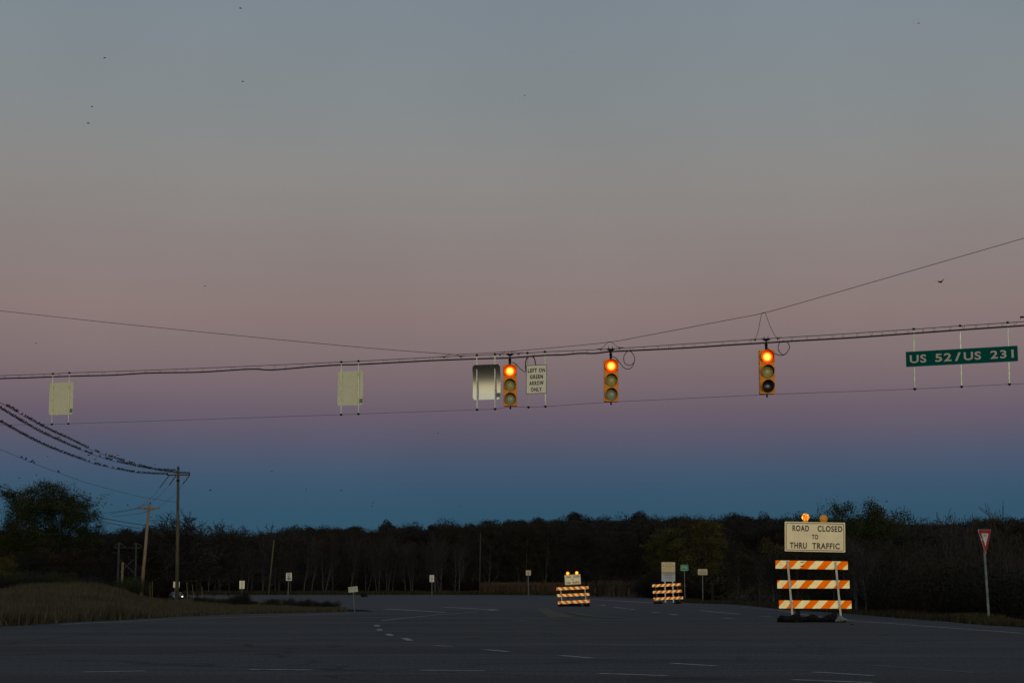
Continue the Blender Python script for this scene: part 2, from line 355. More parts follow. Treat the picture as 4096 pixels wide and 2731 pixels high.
rng = np.random.default_rng(4)
def inpoly(x, y, poly):
    c = np.zeros(len(x), bool); j = len(poly) - 1
    for i in range(len(poly)):
        xi, yi = poly[i]; xj, yj = poly[j]
        c ^= ((yi > y) != (yj > y)) & (x < (xj - xi) * (y - yi) / (yj - yi + 1e-12) + xi); j = i
    return c
roadpoly = [(p.x, p.y) for p in rp]
az_ = rng.uniform(-.31, -.094, 90000); dd = 38 + 122 * rng.uniform(0, 1, 90000) ** 1.5
x, y = az_ * dd, dd; k = ~inpoly(x, y, roadpoly) & (x < -2)
x, y = x[k], y[k]
o = tufts('field_grass', np.c_[x, y, ground_h(x, y)], .16, .48, M_['grass_blade'], 1, nb=8, w=.013, lean=.6, hf=lambda P: np.where(P[:, 0] / P[:, 1] > -.215, np.clip(.42 + (-.195 - P[:, 0] / P[:, 1]) / .02 * .5, .42, 1), 1))
tag(o, 'tall dry brown grass on the low bank beside the road', 'grass')
t_ = rng.uniform(0, 1, 16000); yy = 36 + 110 * t_ ** 1.4; xx = np.interp(yy, ey, ex) + .15 + rng.exponential(1.6, 16000)
o = tufts('verge_grass', np.c_[xx, yy, ground_h(xx, yy)], .05, .26, M_['grass_verge'], 2, nb=5, w=.022)
tag(o, 'thin yellow green grass along the road edge below the woods', 'grass')
xx = rng.uniform(-80, 60, 26000); yy = 300 + rng.exponential(5, 26000)
o = tufts('far_grass', np.c_[xx, yy, ground_h(xx, yy)], .2, .8, M_['grass_verge'], 3, nb=3, w=.09)
tag(o, 'low dark grass at the foot of the far woods', 'grass')
c0, c1 = (1925 - CX) / F, (2760 - CX) / F
aa = rng.uniform(c0, c1, 9000); yy = 303 + rng.uniform(0, 16, 9000); yy = np.where(aa > .045, yy - 60, yy)
o = tufts('dry_corn', np.c_[aa * yy, yy, ground_h(aa * yy, yy)], 1.3, 2.3, M_['corn_leaf'], 5, nb=4, w=.09, lean=.2, patch=False)
tag(o, 'strip of dry brown corn standing before the dark woods', 'corn')

# ------------------------------------------------------------------ trees
def grow(seed, H, r0, nb=14, spread=.45, start=.25, lv=3, droop=0, up=.5, forks=1):
    rg = random.Random(seed); segs = []; ends = []
    def rec(p, d, L, r, l):
        n = 5 if l == 0 else 3
        for i in range(n):
            d2 = (d + Vector((rg.gauss(0, 1), rg.gauss(0, 1), rg.gauss(0, .5))) * (.07 if l == 0 else .16) + Vector((0, 0, (.06 if l else 0) * up))).normalized()
            q = p + d2 * L / n; ra = r * (1 - .8 * i / n); rb = r * (1 - .8 * (i + 1) / n)
            segs.append((p, q, ra, rb, l)); d = d2
            if l < lv:
                m = (nb if l == 0 else (5 if l == 1 else 4))
                f = (i + 1) / n
                k = 0 if (l == 0 and f < start) else max(1, round(m / n * (1.25 if f > .5 else .8)))
                for _ in range(k):
                    t_ = rg.random(); s_ = p.lerp(q, t_); a = rg.uniform(0, 2 * math.pi)
                    o_ = d.orthogonal().normalized(); o2 = d.cross(o_)
                    side = (o_ * math.cos(a) + o2 * math.sin(a))
                    ang = rg.uniform(.35, .95) * (spread / .45)
                    dn = (d * math.cos(ang) + side * math.sin(ang)).normalized()
                    rec(s_, dn, L * (rg.uniform(.34, .55) if l == 0 else rg.uniform(.4, .65)) * (1.15 - .5 * f * (l == 0)), max(rb * .55, .012), l + 1)
            p = q
        if l >= lv - 1: ends.append(p)
    for k in range(forks):
        a = rg.uniform(0, 6.28); rec(Vector((math.cos(a) * .3 * (forks > 1), math.sin(a) * .3 * (forks > 1), 0)), Vector((math.cos(a) * .14 * (forks > 1), math.sin(a) * .14 * (forks > 1), 1)).normalized(), H * rg.uniform(.85, 1) * (1 if k else 1 / .98), r0, 0)
    return segs, ends
def segmesh(name, segs, lo, hi, mat, mn=.0):
    A = [s for s in segs if lo <= s[4] <= hi]; V, Fq = [], []
    for p, q, ra, rb, l in A:
        d = (q - p).normalized(); a = d.orthogonal().normalized(); b_ = d.cross(a); n = 5 if l == 0 else 3; k = len(V)
        ra, rb = max(ra, mn), max(rb, mn * .8)
        for c, r_ in ((p, ra), (q, rb)):
            for j in range(n): t_ = 2 * math.pi * j / n; V.append(c + (a * math.cos(t_) + b_ * math.sin(t_)) * r_)
        Fq += [(k + j, k + (j + 1) % n, k + n + (j + 1) % n, k + n + j) for j in range(n)]
    return mesh(name, V, Fq, mat, True)
def leaves(name, segs, n, size, spread, mat, seed, minl=2):
    rg = np.random.default_rng(seed); A = [s for s in segs if s[4] >= minl]
    P0 = np.array([s[0] for s in A]); P1 = np.array([s[1] for s in A]); i = rg.integers(0, len(A), n); t_ = rg.random((n, 1))
    P = P0[i] * (1 - t_) + P1[i] * t_ + rg.normal(0, spread, (n, 3))
    a = rg.normal(0, 1, (n, 3)); a /= np.linalg.norm(a, axis=1)[:, None]; b_ = np.cross(a, rg.normal(0, 1, (n, 3))); b_ /= np.linalg.norm(b_, axis=1)[:, None]
    s_ = size * rg.uniform(.5, 1.3, (n, 1))
    V = np.stack([P - a * s_, P + b_ * s_ * .45, P + a * s_, P - b_ * s_ * .45], 1).reshape(-1, 3)
    return fastmesh(name, V, np.arange(4 * n).reshape(-1, 4), mat, 4)
def lumpcrown(segs, ends, n, size, rad, mat, seed, lumps=46):
    rg = np.random.default_rng(seed); E = np.array([tuple(e) for e in ends]); rr0 = np.hypot(E[:, 0], E[:, 1]); E = E[(rr0 < np.percentile(rr0, 90)) & (E[:, 2] < np.percentile(E[:, 2], 98))]; top = E[:, 2].max()
    w_ = np.clip(E[:, 2] / top, .15, 1); pick = rg.choice(len(E), lumps, p=w_ / w_.sum()); c = E[pick]
    i = rg.integers(0, lumps, n); v = rg.normal(0, 1, (n, 3)); v /= np.linalg.norm(v, axis=1)[:, None]
    rr = rad * (.7 + .6 * rg.random(lumps))[i][:, None]
    P = c[i] + v * rr * rg.random((n, 1)) ** .45 * np.array([1, 1, .8])
    a = rg.normal(0, 1, (n, 3)); a /= np.linalg.norm(a, axis=1)[:, None]; b_ = np.cross(a, v); b_ /= np.linalg.norm(b_, axis=1)[:, None] + 1e-6
    A = [q for q in segs if q[4] >= 2]; k_ = int(n * .35); j = rg.integers(0, len(A), k_); P0 = np.array([A[q][0] for q in j]); P1 = np.array([A[q][1] for q in j]); P[:k_] = P0 + (P1 - P0) * rg.random((k_, 1)) + rg.normal(0, .2, (k_, 3))
    s_ = size * rg.uniform(.5, 1.3, (n, 1))
    V = np.stack([P - a * s_, P + b_ * s_ * .5, P + a * s_, P - b_ * s_ * .5], 1).reshape(-1, 3)
    return fastmesh('crown', V, np.arange(4 * n).reshape(-1, 4), mat, 4)
PR = {}
def proto(key, seed, H, r0, trunk, crown, nleaf=0, lsize=.2, lspread=.35, twig='twig', tmin=.02, lump=0, nl=46, **k):
    segs, ends = grow(seed, H, r0, **k)
    tr = segmesh('trunk', segs, 0, 1, M_[trunk], .035)
    if nleaf:
        c = lumpcrown(segs, ends, nleaf, lsize, lump, M_[crown], seed, nl) if lump else leaves('crown', segs, nleaf, lsize, lspread, M_[crown], seed)
    else: c = segmesh('crown', segs, 2, 9, M_[twig], tmin)
    top = max(s[1].z for s in segs)
    PR[key] = (tr, c, top)
for i in range(4): proto('bare%d' % i, 10 + i, 13, .17, 'bark_pale', None, nb=16, spread=.33, start=.3, lv=3, tmin=.032, up=1.2, forks=1 + (i % 2))
for i in range(2): proto('lace%d' % i, 30 + i, 11, .2, 'bark_dark', None, nb=20, spread=.5, start=.3, lv=4, tmin=.036, up=.2, twig='twig')
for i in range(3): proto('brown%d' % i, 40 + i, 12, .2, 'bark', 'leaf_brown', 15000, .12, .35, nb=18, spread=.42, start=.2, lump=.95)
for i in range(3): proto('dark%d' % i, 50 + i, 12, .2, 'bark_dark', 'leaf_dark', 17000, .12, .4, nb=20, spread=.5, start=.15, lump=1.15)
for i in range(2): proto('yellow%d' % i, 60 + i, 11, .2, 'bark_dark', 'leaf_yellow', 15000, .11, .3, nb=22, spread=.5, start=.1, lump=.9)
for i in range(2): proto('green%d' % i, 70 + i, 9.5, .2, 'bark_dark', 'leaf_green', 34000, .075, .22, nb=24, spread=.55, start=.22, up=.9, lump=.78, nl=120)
def conifer(seed, H=8):
    rg = np.random.default_rng(seed); V = []; n = 9000; z = H * (1 - rg.random(n) ** .6) ; z = rg.beta(1.1, 1.9, n) * H
    a = rg.uniform(0, 2 * np.pi, n); tier = .75 + .25 * np.sin(z * 5.2 + np.sin(a * 3)); r = (H - z) * .34 * tier * np.sqrt(rg.random(n))
    P = np.c_[np.cos(a) * r, np.sin(a) * r, z - r * .25 + .3]; d = np.c_[np.cos(a), np.sin(a), -.35 + 0 * a] * .2; s_ = np.c_[-np.sin(a), np.cos(a), 0 * a] * .06
    Vv = np.stack([P - d - s_, P - d + s_, P + d], 1).reshape(-1, 3)
    mb = MB().tube([(0, 0, 0), (0, 0, H * .97)], [.14, .02], 6)
    return mesh('trunk', mb.v, mb.f, M_['bark_dark']), fastmesh('crown', Vv, np.arange(3 * n).reshape(-1, 3), M_['leaf_conifer']), H
PR['conifer'] = conifer(3)
def shrubmesh(seed, mat, n=9000, size=.035):
    rg = np.random.default_rng(seed); c = np.array([(0, 0, .5)] + [(rg.uniform(-.6, .6), rg.uniform(-.6, .6), rg.uniform(.3, .9)) for _ in range(6)])
    i = rg.integers(0, len(c), n); v = rg.normal(0, 1, (n, 3)); v /= np.linalg.norm(v, axis=1)[:, None]
    P = c[i] + v * (.5 * rg.random((n, 1)) ** .4) * np.array([1, 1, .8]); P[:, 2] = np.abs(P[:, 2])
    a = rg.normal(0, 1, (n, 3)); a /= np.linalg.norm(a, axis=1)[:, None]; b_ = np.cross(a, v)
    V = np.stack([P - a * size, P + b_ * size * .5, P + a * size], 1).reshape(-1, 3)
    mb = MB()
    for k in range(7): mb.tube([(0, 0, -.1), (c[k][0] * .6, c[k][1] * .6, c[k][2] * .6), tuple(c[k] * 1.1)], [.03, .02, .008], 4)
    return mesh('stem', mb.v, mb.f, M_['bark_dark']), fastmesh('foliage', V, np.arange(3 * n).reshape(-1, 3), mat)
SH = [shrubmesh(1, M_['leaf_dark']), shrubmesh(2, M_['leaf_brown']), shrubmesh(3, M_['leaf_green']), shrubmesh(4, M_['leaf_yellow'])]
TREES = dict(bare=('bare_tree', 'slender leafless tree with pale grey trunk in the far woods', 'leafless pale trees in the woods'),
             lace=('bare_tree', 'leafless tree with fine lacy dark twigs against the dusk sky', 'lacy leafless trees on the skyline'),
             brown=('autumn_tree', 'brown leaved autumn tree in the dark woods behind the road', 'brown autumn trees in the woods'),
             dark=('dark_tree', 'dense near black tree in the woods behind the road', 'dense dark trees in the woods'),
             yellow=('yellow_tree', 'olive yellow leaved autumn tree at the edge of the woods', 'olive yellow trees at the wood edge'),
             green=('leafy_tree', 'dark green leafy tree', None), conifer=('conifer', 'dark conifer', None))
rt = random.Random(9)
def tree(key, px, Y, top_py=None, H=None, label=None, group=True, wide=1.0, rz=None, zoff=0):
    kind = key.rstrip('0123456789'); tr, cr_, top = PR[key]
    X = (px - CX) / F * Y * cp * (1 + math.tan(PITCH) * 0) / cp
    X = U(px, 2350, Y).x; z = float(ground_h(X, Y)) + zoff
    if top_py is not None: H = U(px, top_py, Y).z - z
    s_ = H / top
    nm, lb, gr = TREES[kind]
    M = Matrix.Translation((X, Y, z - .05)) @ Matrix.Rotation(rt.uniform(0, 6.28) if rz is None else rz, 4, 'Z') @ Matrix.Diagonal((s_ * wide, s_ * wide, s_, 1))
    t0 = thing(nm, label or lb, 'tree', M, gr if group else None)
    link('trunk', tr, t0, M); link('crown', cr_, t0, M)
    return t0
def shrub(k, px, Y, w, h, label, group=None, py=None):
    X = U(px, 2380, Y).x
    if X > 0: X = max(X, float(np.interp(Y, ey, ex)) + w / 2 + .5)
    z = float(ground_h(X, Y))
    M = Matrix.Translation((X, Y, z - .03)) @ Matrix.Rotation(rt.uniform(0, 6.28), 4, 'Z') @ Matrix.Diagonal((w / 2, w / 2, h / 1.3, 1))
    t0 = thing('shrub', label, 'shrub', M, group); link('stem', SH[k][0], t0, M); link('foliage', SH[k][1], t0, M)

# skyline read off the photograph: photo x -> photo y of the tree tops
sky = [(-300, 2100), (0, 2120), (380, 2110), (500, 2105), (640, 2112), (790, 2118), (950, 2118), (1080, 2108), (1200, 2092), (1400, 2095), (1500, 2105), (1560, 2080), (1650, 2092), (1800, 2072),
       (1870, 2085), (1950, 2072), (2060, 2070), (2110, 2062), (2160, 2062), (2300, 2050), (2400, 2058), (2500, 2052), (2560, 2042), (2640, 2052), (2720, 2048), (2800, 2055), (2940, 2045), (3060, 2050), (3200, 2048), (3350, 2048),
       (3700, 2075), (3850, 2072), (3930, 2055), (4096, 2058), (4500, 2050)]
skx = np.array([p[0] for p in sky]); sky_ = np.array([p[1] for p in sky])
def skyline(px): return float(np.interp(px, skx, sky_))
# far wooded hill: a mass of crowns on the ridge
def far_woods():
    rg = np.random.default_rng(12); Vs, idx = [], []
    domes = [(2225, 2060, 32), (2300, 2035, 22), (2345, 2052, 30), (2500, 2046, 46), (2560, 2034, 26), (2620, 2047, 46), (2722, 2043, 42), (2945, 2037, 30), (2990, 2056, 24), (3062, 2043, 30), (3190, 2042, 60), (2085, 2068, 24), (1960, 2064, 32), (2040, 2066, 26), (2152, 2057, 24),
             (1545, 2074, 24), (1780, 2066, 42), (4010, 2048, 60), (3930, 2054, 45), (1420, 2088, 26), (1230, 2090, 40), (1180, 2096, 30), (590, 2094, 28), (500, 2104, 24), (2410, 2052, 40), (1650, 2088, 30), (1880, 2078, 30)]
    for i in range(430 + len(domes)):
        px = -450 + 5000 * ((i * .618034) % 1); Y = rg.uniform(430, 640)
        if i >= 430: px, dy_, dr_ = domes[i - 430]; Y = 520
        X = (px - CX) / F * Y * .99
        z = float(ground_h(X, Y)); ty = skyline(px) + 6 + abs(rg.normal(0, 10)) + (640 - Y) * .09
        top = U(px, ty, Y).z; r = rg.uniform(3.5, 8.0)
        if i >= 430: top = U(px, dy_ + 9, Y).z; r = dr_ / F * Y * 1.45
        n = 2300; v = rg.normal(0, 1, (n, 3)); v /= np.linalg.norm(v, axis=1)[:, None]
        lump = 1 + .16 * np.sin(v[:, 0] * 5 + i) * np.sin(v[:, 1] * 4 + i * 2) + .1 * np.sin(v[:, 2] * 9 + i)
        P = v * (rg.random((n, 1)) ** .45) * lump[:, None] * np.array([r, r, r * 1.1]) + np.array([X, Y, top - r * 1.1])
        a = rg.normal(0, 1, (n, 3)); a /= np.linalg.norm(a, axis=1)[:, None]; b_ = np.cross(a, v); s_ = .42
        Vs.append(np.stack([P - a * s_, P + b_ * s_ * .6, P + a * s_], 1).reshape(-1, 3))
    # lower mass filling the slope
    n = 60000; px = rg.uniform(-450, 4550, n); Y = rg.uniform(400, 520, n); X = (px - CX) / F * Y; z0 = ground_h(X, Y)
    zt = np.array([U(a_, skyline(a_) + 30, b_).z for a_, b_ in zip(px, Y)]); P = np.c_[X, Y, np.minimum(z0 + rg.uniform(0, 11, n), zt - rg.random(n) * 2)]; a = rg.normal(0, 1, (n, 3)); a /= np.linalg.norm(a, axis=1)[:, None]; b_ = rg.normal(0, 1, (n, 3)); b_ /= np.linalg.norm(b_, axis=1)[:, None]
    Vs.append(np.stack([P - a * .6, P + b_ * .45, P + a * .6], 1).reshape(-1, 3))
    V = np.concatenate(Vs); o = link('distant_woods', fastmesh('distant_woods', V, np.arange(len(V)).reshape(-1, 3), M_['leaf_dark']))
    tag(o, 'dark wooded ridge rising behind the nearer trees under the blue sky', 'woods', kind='stuff')
far_woods()

# nearer woods across the highway
kinds_far = ['bare0', 'bare1', 'bare2', 'bare3', 'brown0', 'brown1', 'brown2', 'dark0', 'dark1', 'dark2']
for i in range(64):
    px = -60 + 2420 * (i + .5) / 64 + rt.uniform(-16, 16); Y = rt.uniform(312, 330)
    if 760 < px < 1950: key = rt.choice(['bare0', 'bare1', 'bare2', 'bare3', 'brown0', 'bare1', 'bare2']); Y -= 6 * (key[:4] == 'bare')
    else: key = rt.choice(['dark0', 'dark1', 'brown0', 'dark2', 'brown2'])
    tree(key, px, Y, skyline(px) + rt.uniform(2, 45) + (25 if key[:4] == 'bare' else 0), wide=.85)
for i in range(44):                                 # a second, denser row behind
    px = -60 + 2500 * (i + .5) / 44 + rt.uniform(-20, 20); Y = rt.uniform(342, 362)
    tree(rt.choice(['dark0', 'dark1', 'dark2', 'brown0', 'brown1', 'brown2']), px, Y, skyline(px) + rt.uniform(-2, 22), wide=1.15)
# woods on the low ground along the closed road
for i in range(13):
    px = 2330 + 560 * (i + .5) / 13 + rt.uniform(-15, 15); Y = 215 - (px - 2330) * .1 + rt.uniform(0, 12)
    tree(rt.choice(['yellow0', 'yellow1', 'brown1', 'dark2']) if px > 2600 else rt.choice(['dark0', 'dark1', 'brown2']), px, Y, {True: 2062, False: 2085}[px > 2700] + rt.uniform(-10, 40), wide=1.1)
for i in range(20):
    px = 2860 + 1400 * (i + .5) / 20 + rt.uniform(-20, 20); Y = rt.uniform(150, 185)
    tree(rt.choice(['dark0', 'dark1', 'dark2', 'brown0', 'brown1']), px, Y, skyline(px) + rt.uniform(0, 30), wide=1.2)
for i in range(18):
    px = 2930 + 1300 * (i + .5) / 18 + rt.uniform(-20, 20); Y = rt.uniform(98, 122)
    tree(rt.choice(['brown0', 'brown2', 'dark0', 'bare0', 'bare2', 'dark1', 'yellow1']), px, Y, rt.uniform(2090, 2190), wide=.9)
tree('yellow0', 2850, 150, 2050, wide=1.5, label='olive yellow tree rising beside the big road closed sign', group=False)
tree('yellow1', 2735, 180, 2072, wide=1.35, label='rounded olive tree above the green bicycle sign', group=False)
tree('green0', 3440, 112, 1990, wide=.95, label='green leafed tree standing highest above the woods beyond the large barricade', group=False)
tree('green1', 3560, 118, 2010, wide=.9, label='thin leafed tree beside the highest green tree above the woods', group=False)
tree('lace0', 3640, 125, 2030, wide=.9)
tree('lace1', 3795, 100, 2025, wide=.8)
tree('bare1', 3822, 70, 2040, wide=.7, label='slim pale tree with a forked crown before the dark woods by the yield sign', group=False)
tree('bare3', 3925, 85, 2000, wide=.8, label='tall thin bare tree rising above the ridge behind the yield sign', group=False)
for i, px in enumerate((3470, 3540, 3620, 3700, 3770, 3880, 3975, 4010, 4060, 4110, 3330, 3430)):
    tree('bare%d' % (i % 4), px + rt.uniform(-8, 8), 62 + (i * 7) % 19, rt.uniform(2110, 2230), wide=rt.uniform(.8, 1.15), label='leafless sapling with thin pale branches before the dark woods', group=False)['group'] = 'leafless saplings below the road by the yield sign'
for px, Y, h in ((3180, 72, 1.5), (3250, 66, 1.3), (3340, 62, 1.4), (3480, 58, 1.2), (3600, 56, 1.5), (3710, 54, 1.2), (3800, 52, 1.4), (3900, 52, 1.6), (4000, 50, 1.3), (4090, 48, 1.5), (3200, 80, 3.2), (3350, 76, 3.4), (3480, 74, 3.2), (3600, 70, 3.4), (3720, 68, 3.2), (3840, 66, 3.4), (3960, 64, 3.4), (4080, 62, 3.6),
                 (3080, 92, 3.4)):
    shrub(rt.choice([0, 0, 1]), px, Y, 3.2, h + .9, 'dark tangled shrub growing down the bank below the road edge', 'dark shrubs on the bank beside the road')
for i in range(26):
    px = 2330 + 560 * i / 26; shrub(rt.choice([0, 1, 0]), px, 200 - (px - 2150) * .05, 4.5, rt.uniform(2.0, 3.6), 'dark brush shrub at the foot of the woods', 'brush at the foot of the woods')
for i in range(52):
    px = -40 + 2200 * i / 52; shrub(rt.choice([0, 1, 0, 1]), px + rt.uniform(-10, 10), rt.uniform(322, 328), 8, rt.uniform(3.0, 5.5), 'dark brush shrub at the foot of the woods', 'brush at the foot of the woods')
# left side
tree('green0', 130, 128, 1912, wide=1.28, rz=1.0, label='big dark green leafy tree on the field, tallest tree by the power lines', group=False)
tree('green1', 232, 132, 1930, wide=1.25, label='second leafy crown joined to the big dark tree on the field', group=False)
tree('green1', 30, 126, 2080, wide=1.2, label='lower leafy tree against the side of the big dark tree', group=False)
for px, Y, ty, w in ((20, 118, 2190, 1.3), (110, 122, 2200, 1.4), (210, 124, 2180, 1.3), (300, 128, 2170, 1.3), (360, 134, 2165, 1.1)):
    tree(rt.choice(['dark0', 'dark1', 'brown2']) if px > 30 else 'yellow0', px, Y, ty, wide=w)
for px, Y, ty in ((385, 115, 2262), (425, 118, 2275), (345, 117, 2255), (455, 122, 2290)):
    tree('conifer', px, Y, ty, wide=1.25, label='dark blue green conifer behind the grassy hump', group=False)['group'] = 'conifers behind the grassy hump'
for px, Y, ty, w in ((520, 235, 2110, 1.1), (580, 240, 2092, 1.0), (450, 240, 2125, 1.2)): tree('dark1', px, Y, ty, wide=w)
tree('lace0', 712, 235, 2026, wide=1.35, rz=2.0, label='leafless lacy tree directly behind the tall utility pole', group=False)
tree('lace1', 790, 238, 2058, wide=1.1); tree('lace0', 855, 242, 2070, wide=1.1); tree('lace1', 915, 245, 2082, wide=1.1); tree('lace1', 1115, 300, 2085, wide=1.2)
for i, px in enumerate((-20, 60, 140, 220, 300, 370, 500)):
    shrub(rt.choice([0, 2]), px, 108 + i, 3.4, 1.9, 'low dark bush along the back of the grassy field', 'bushes at the back of the grass field')
for px, Y, w, h in ((950, 88, 1.1, .85), (978, 86, .9, 1.1), (880, 95, .7, .5), (800, 104, .9, .6), (1200, 78, .5, .45), (1265, 76, .6, .4), (1100, 82, .5, .35)):
    shrub(0 if px < 1000 else 1, px, Y, w, h, 'small dark weed bush at the tip of the grassy island', 'weed bushes on the grassy island')

for i in range(20):
    px = 850 + 500 * i / 20 + rt.uniform(-14, 14); e_ = rt.uniform(.5, 1.0)
    shrub(rt.choice([0, 0, 1]), px, float(np.interp(px, [850, 1000, 1350], [96, 88, 72])), .9 * e_, .62 * e_, 'low ragged weed tuft on the grassy island', 'weed tufts on the grassy island')
# ------------------------------------------------------------------ lettering
def textmesh(body, bold=.0, space=1.0):
    cu = bpy.data.curves.new('t', 'FONT'); cu.body = body; cu.offset = bold; cu.space_character = space; cu.resolution_u = 4
    o = bpy.data.objects.new('t', cu); C.objects.link(o)
    bpy.context.view_layer.update()
    me = bpy.data.meshes.new_from_object(o.evaluated_get(bpy.context.evaluated_depsgraph_get()))
    bpy.data.objects.remove(o); bpy.data.curves.remove(cu); return me
def lettering(parent, M, items, y, mat, name='lettering', extra=None):
    V, Fc = [], []                                # items: (text, centre x, centre z, width, height[, bold, spacing])
    for it in items:
        me = textmesh(it[0], *(it[5:] if len(it) > 5 else (.02,)))
        co = [v.co for v in me.vertices]; x0, x1 = min(c.x for c in co), max(c.x for c in co); z0, z1 = min(c.y for c in co), max(c.y for c in co)
        k = len(V)
        for c in co: V.append(((c.x - (x0 + x1) / 2) / (x1 - x0) * it[3] + it[1], y, (c.y - (z0 + z1) / 2) / (z1 - z0) * it[4] + it[2]))
        Fc += [[i + k for i in p.vertices] for p in me.polygons]; bpy.data.meshes.remove(me)
    if extra:
        k = len(V); V += list(extra.v); Fc += [[i + k for i in f] for f in extra.f]
    return link(name, mesh(name, V, Fc, mat), parent, M)
def bars(items, y):
    mb = MB()
    for x, z, w, h in items: mb.add([(x - w / 2, y, z - h / 2), (x + w / 2, y, z - h / 2), (x + w / 2, y, z + h / 2), (x - w / 2, y, z + h / 2)], [(0, 1, 2, 3)])
    return mb
def border(w, h, inset, t, r, y):
    return MB().ring(rrect(w - 2 * inset, h - 2 * inset, r), rrect(w - 2 * inset - 2 * t, h - 2 * inset - 2 * t, max(r - t, .003)), y)
def panel(parent, M, w, h, mat, r=.03, t=.006, name='sign_panel'):
    return MB().plate(rrect(w, h, r), -t / 2, t / 2).build(name, mat, parent, M)

# ------------------------------------------------------------------ span wires
def wire(name, pts, r, label, cat, mat='wire', Yf=spanY, n=6, k=6):
    P = spline([U(x_, y_, Yf(x_)) for x_, y_ in pts], k)
    o = MB().tube(P, r, n).build(name, M_[mat], None, None, True); tag(o, label, cat); return o, P
mess = [(-250, 1514), (0, 1502), (211.7, 1494.9), (277, 1491), (600, 1480), (1000, 1464), (1365, 1447.6), (1434, 1444.2), (1750, 1428), (1907, 1420.6), (1980, 1417), (2110, 1411.6), (2180, 1407), (2442, 1395), (2750, 1375), (3064, 1354.5), (3350, 1337), (3655, 1316.4), (3840, 1303.2), (4031, 1290.5), (4096, 1286), (4350, 1267)]
cabl = [(-250, 1525), (0, 1514), (100, 1511), (277, 1504.5), (450, 1500), (600, 1491.5), (800, 1488), (1000, 1476), (1090, 1479), (1250, 1466), (1365, 1459), (1434, 1457.5), (1630, 1447), (1750, 1441), (1907, 1435), (2040, 1431), (2180, 1421), (2250, 1419), (2320, 1413), (2380, 1413), (2442, 1406), (2550, 1401), (2750, 1391), (2900, 1381), (3064, 1371), (3180, 1363.5), (3400, 1351), (3655, 1333), (3840, 1319.5), (4096, 1302), (4350, 1284)]
teth = [(-250, 1705), (0, 1699), (207, 1696.4), (273, 1694), (800, 1677), (1364, 1657.8), (1434, 1655), (1908, 1638), (1980, 1635.3), (2043, 1626.5), (2114, 1628), (2181, 1625.3), (2442, 1608), (2750, 1593), (3068, 1578), (3400, 1565), (3659, 1555.4), (3846, 1546), (4038, 1536.4), (4096, 1534), (4350, 1523)]
def yof(tab, px): return float(np.interp(px, [p[0] for p in tab], [p[1] for p in tab]))
wire('messenger_wire', mess, .0085, 'thin straight steel wire carrying the traffic signals and hanging signs', 'wire')
cb, CP = wire('signal_cable', cabl, .019, 'thick black wavy cable strung just below the signal support wire', 'cable', 'cable')
rc = random.Random(3)
px = 20
while px < 4090:
    if not any(abs(px - q) < 14 for q in (212, 277, 1365, 1434, 1907, 1980, 2043, 2110, 2180, 2445, 3066, 3655, 3840, 4031)):
        Y = spanY(px); mb = MB(); g = rc.uniform(3.5, 7); ya, yb = yof(mess, px), yof(cabl, px)
        for s_ in (-1, 1): mb.tube([U(px + s_ * g, ya - 1, Y), U(px + s_ * g * (.5 if px < 3000 else .15), yb, Y)], .0042, 4)
        mb.build('cable_tie', M_['wire'], cb)
    px += rc.uniform(42, 66)
wire('tether_wire', teth, .0048, 'thinnest lower wire tying the bottoms of the signals and signs', 'wire')
wire('support_wire', [(-250, 1218), (0, 1243), (435, 1290), (871, 1334), (1250, 1371), (1540, 1397), (1811, 1417)], .007, 'support wire sloping down to the middle of the signal wire, from the utility pole side', 'wire')
wire('support_wire', [(1811, 1418), (2001, 1408), (2250, 1387), (2431, 1369), (2543, 1350), (2900, 1282), (3055, 1251.5), (3242, 1200), (3657, 1080), (4096, 953), (4400, 865)], .007, 'support wire rising steeply above the signals and the green street sign', 'wire')
def loop_tie(pts, label):
    P = spline([U(x_, y_, spanY(x_) - .02) for x_, y_ in pts], 5); mb = MB().tube(P, .0065, 5)
    for p in (pts[0], pts[-1]): mb.ball(U(p[0], p[1] + 1, spanY(p[0]) - .03), .028, 6)
    for p, s_ in ((pts[0], -1), (pts[-1], 1)): mb.tube([U(p[0], p[1] - 1, spanY(p[0])), U(p[0] + s_ * 17, yof(mess, p[0] + s_ * 17) - 1, spanY(p[0]))], .012, 5)
    tag(mb.build('wire_tie', M_['wire']), label, 'wire tie')
loop_tie([(1775.5, 1427), (1792, 1420), (1811.6, 1417), (1828, 1419), (1842.5, 1424.4)], 'low looped wire tie where the sloping support wires meet')
loop_tie([(1999.8, 1417), (2018, 1408.5), (2037, 1405.7), (2058, 1408.5), (2075, 1413)], 'shallow wire tie arched over the signal beside the left turn sign')
loop_tie([(2403, 1396), (2420, 1381), (2431, 1369.5), (2440, 1366), (2450, 1371), (2464, 1382), (2477, 1391)], 'peaked wire tie over the middle traffic signal')
loop_tie([(3020, 1358), (3031, 1330), (3038, 1296.6), (3046, 1258), (3054.6, 1250), (3063, 1256.6), (3079.5, 1302), (3098.8, 1340.8), (3111, 1352)], 'tall narrow wire loop rising above the signal nearest the green street sign')

